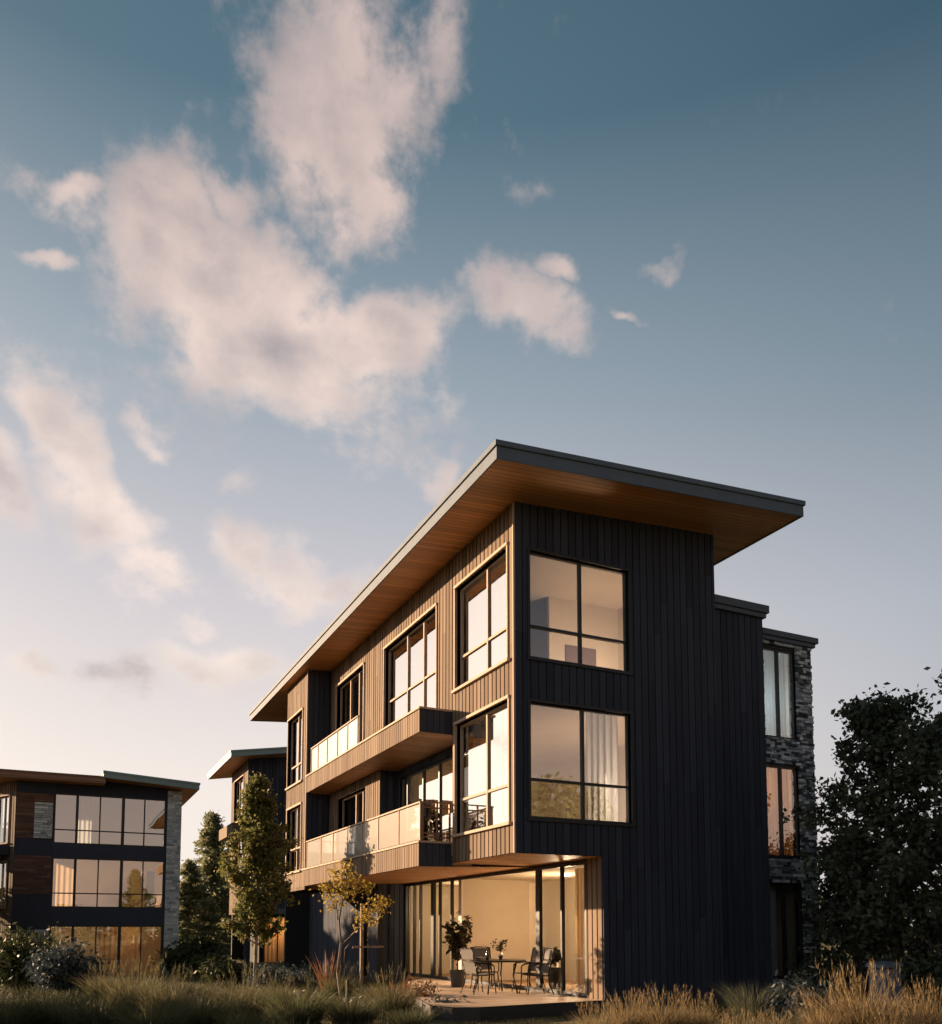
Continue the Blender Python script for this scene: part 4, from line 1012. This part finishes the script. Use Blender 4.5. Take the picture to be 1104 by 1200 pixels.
for (px_, py_, rx, ry, rot, amp) in CL:
    a0, e0 = azel(px_, py_); a1, e1 = azel(px_+20, py_); _, e2 = azel(px_, py_-20)
    ka = abs(a1-a0)/20; ke = abs(e2-e0)/20
    u = t.m('SUBTRACT', ax_, a0); v = t.m('SUBTRACT', ay_, e0)
    up_ = t.m('DIVIDE', u, ka); vp = t.m('DIVIDE', v, ke)
    c_, s_ = math.cos(R(rot)), math.sin(R(rot))      # image rotation, clockwise on screen
    rx *= 1.12; ry *= 1.12; p = t.m('ADD', t.m('MULTIPLY', up_, c_/rx), t.m('MULTIPLY', vp, -s_/rx)); q = t.m('ADD', t.m('MULTIPLY', up_, s_/ry), t.m('MULTIPLY', vp, c_/ry))
    d2 = t.m('ADD', t.m('MULTIPLY', p, p), t.m('MULTIPLY', q, q))
    gss = t.m('MULTIPLY', t.m('EXPONENT', t.m('MULTIPLY', d2, -.85)), amp)
    dens = gss if dens is None else t.m('MAXIMUM', dens, gss)
fb = t.noise(t.mapping(warpv, (1, 1.3, 1), (3.1, 1.7, 0)), 9, 10, .60)
fb2 = t.noise(t.mapping(warpv, (1, 1.3, 1), (7, 2, 0)), 3.0, 7, .58)
front = t.m('GREATER_THAN', t.m('COSINE', az), .62)
gen = t.m('MULTIPLY', t.m('SUBTRACT', 1.0, front), t.m('MULTIPLY', t.m('SUBTRACT', fb2, .42), 2.0))
dens = t.m('MAXIMUM', dens, gen)
wisp = t.m('MULTIPLY', t.m('MAXIMUM', t.m('SUBTRACT', fb2, .48), 0), 1.15)
dens = t.m('ADD', dens, wisp)
fine = t.noise(t.mapping(warpv, (1, 1.4, 1), (5, 9, 0)), 34, 7, .62)
dens = t.m('MULTIPLY_ADD', t.m('SUBTRACT', fine, .5), .55, dens)
cv = t.m('ADD', dens, t.m('MULTIPLY', t.m('SUBTRACT', fb, .5), 1.45))
cov = t.ramp(cv, [(.22, 0.), (.92, 1.)], 'EASE')
cov = t.m('MULTIPLY', cov, .95)
cov = t.m('MULTIPLY', cov, t.m('MULTIPLY', t.m('GREATER_THAN', el, .02), 1))
sh = t.noise(t.mapping(warpv, (1, 1.3, 1), (3.1+.035, 1.7+.03, 0)), 5, 2, .5)
fbl = t.noise(t.mapping(warpv, (1, 1.3, 1), (3.1, 1.7, 0)), 5, 2, .5)
shade = t.m('ADD', t.m('MULTIPLY_ADD', t.m('SUBTRACT', fbl, sh), 2.4, .70), t.m('ADD', t.m('MULTIPLY', t.m('SUBTRACT', .8, cv), .35), t.m('MULTIPLY', t.m('SUBTRACT', fb, .5), -1.3)), clamp=True)
cl_l = t.ramp(vert, [(0, (1.0, .88, .78)), (.35, (1.0, .83, .74)), (.6, (.84, .65, .58)), (.9, (.52, .43, .43))])
cl_d = t.ramp(vert, [(0, (.70, .60, .56)), (.35, (.48, .43, .45)), (.6, (.34, .31, .33)), (.9, (.20, .21, .25))])
ccol = t.mix(shade, cl_d, cl_l)
ccol = t.mix(1, ccol, t.ramp(s01, [(.1, .15), (.45, .62), (.7, 1.)]), 'MULTIPLY')
sky = t.mix(cov, sky, ccol)
# nishita contribution keeps the physical hue shift
nis = t.mix(1, sk.outputs[0], (.07, .07, .07), 'MULTIPLY')
sky = t.mix(.04, sky, nis)
t.put(bg.inputs['Color'], t.mix(1, sky, (4.1, 4.1, 4.1), 'MULTIPLY')); bg.inputs['Strength'].default_value = .1
w.cycles.sampling_method = 'MANUAL'; w.cycles.sample_map_resolution = 1024

# ------------------------------------------------------------------ render settings
vs = scene.view_settings; vs.view_transform = 'Standard'; vs.look = 'None'; vs.gamma = 1; vs.exposure = 1.3
cy = scene.cycles; cy.use_denoising = True; cy.max_bounces = 8; cy.diffuse_bounces = 4; cy.glossy_bounces = 4; cy.transparent_max_bounces = 12; cy.transmission_bounces = 4
cy.sample_clamp_indirect = 6; cy.caustics_reflective = False; cy.caustics_refractive = False
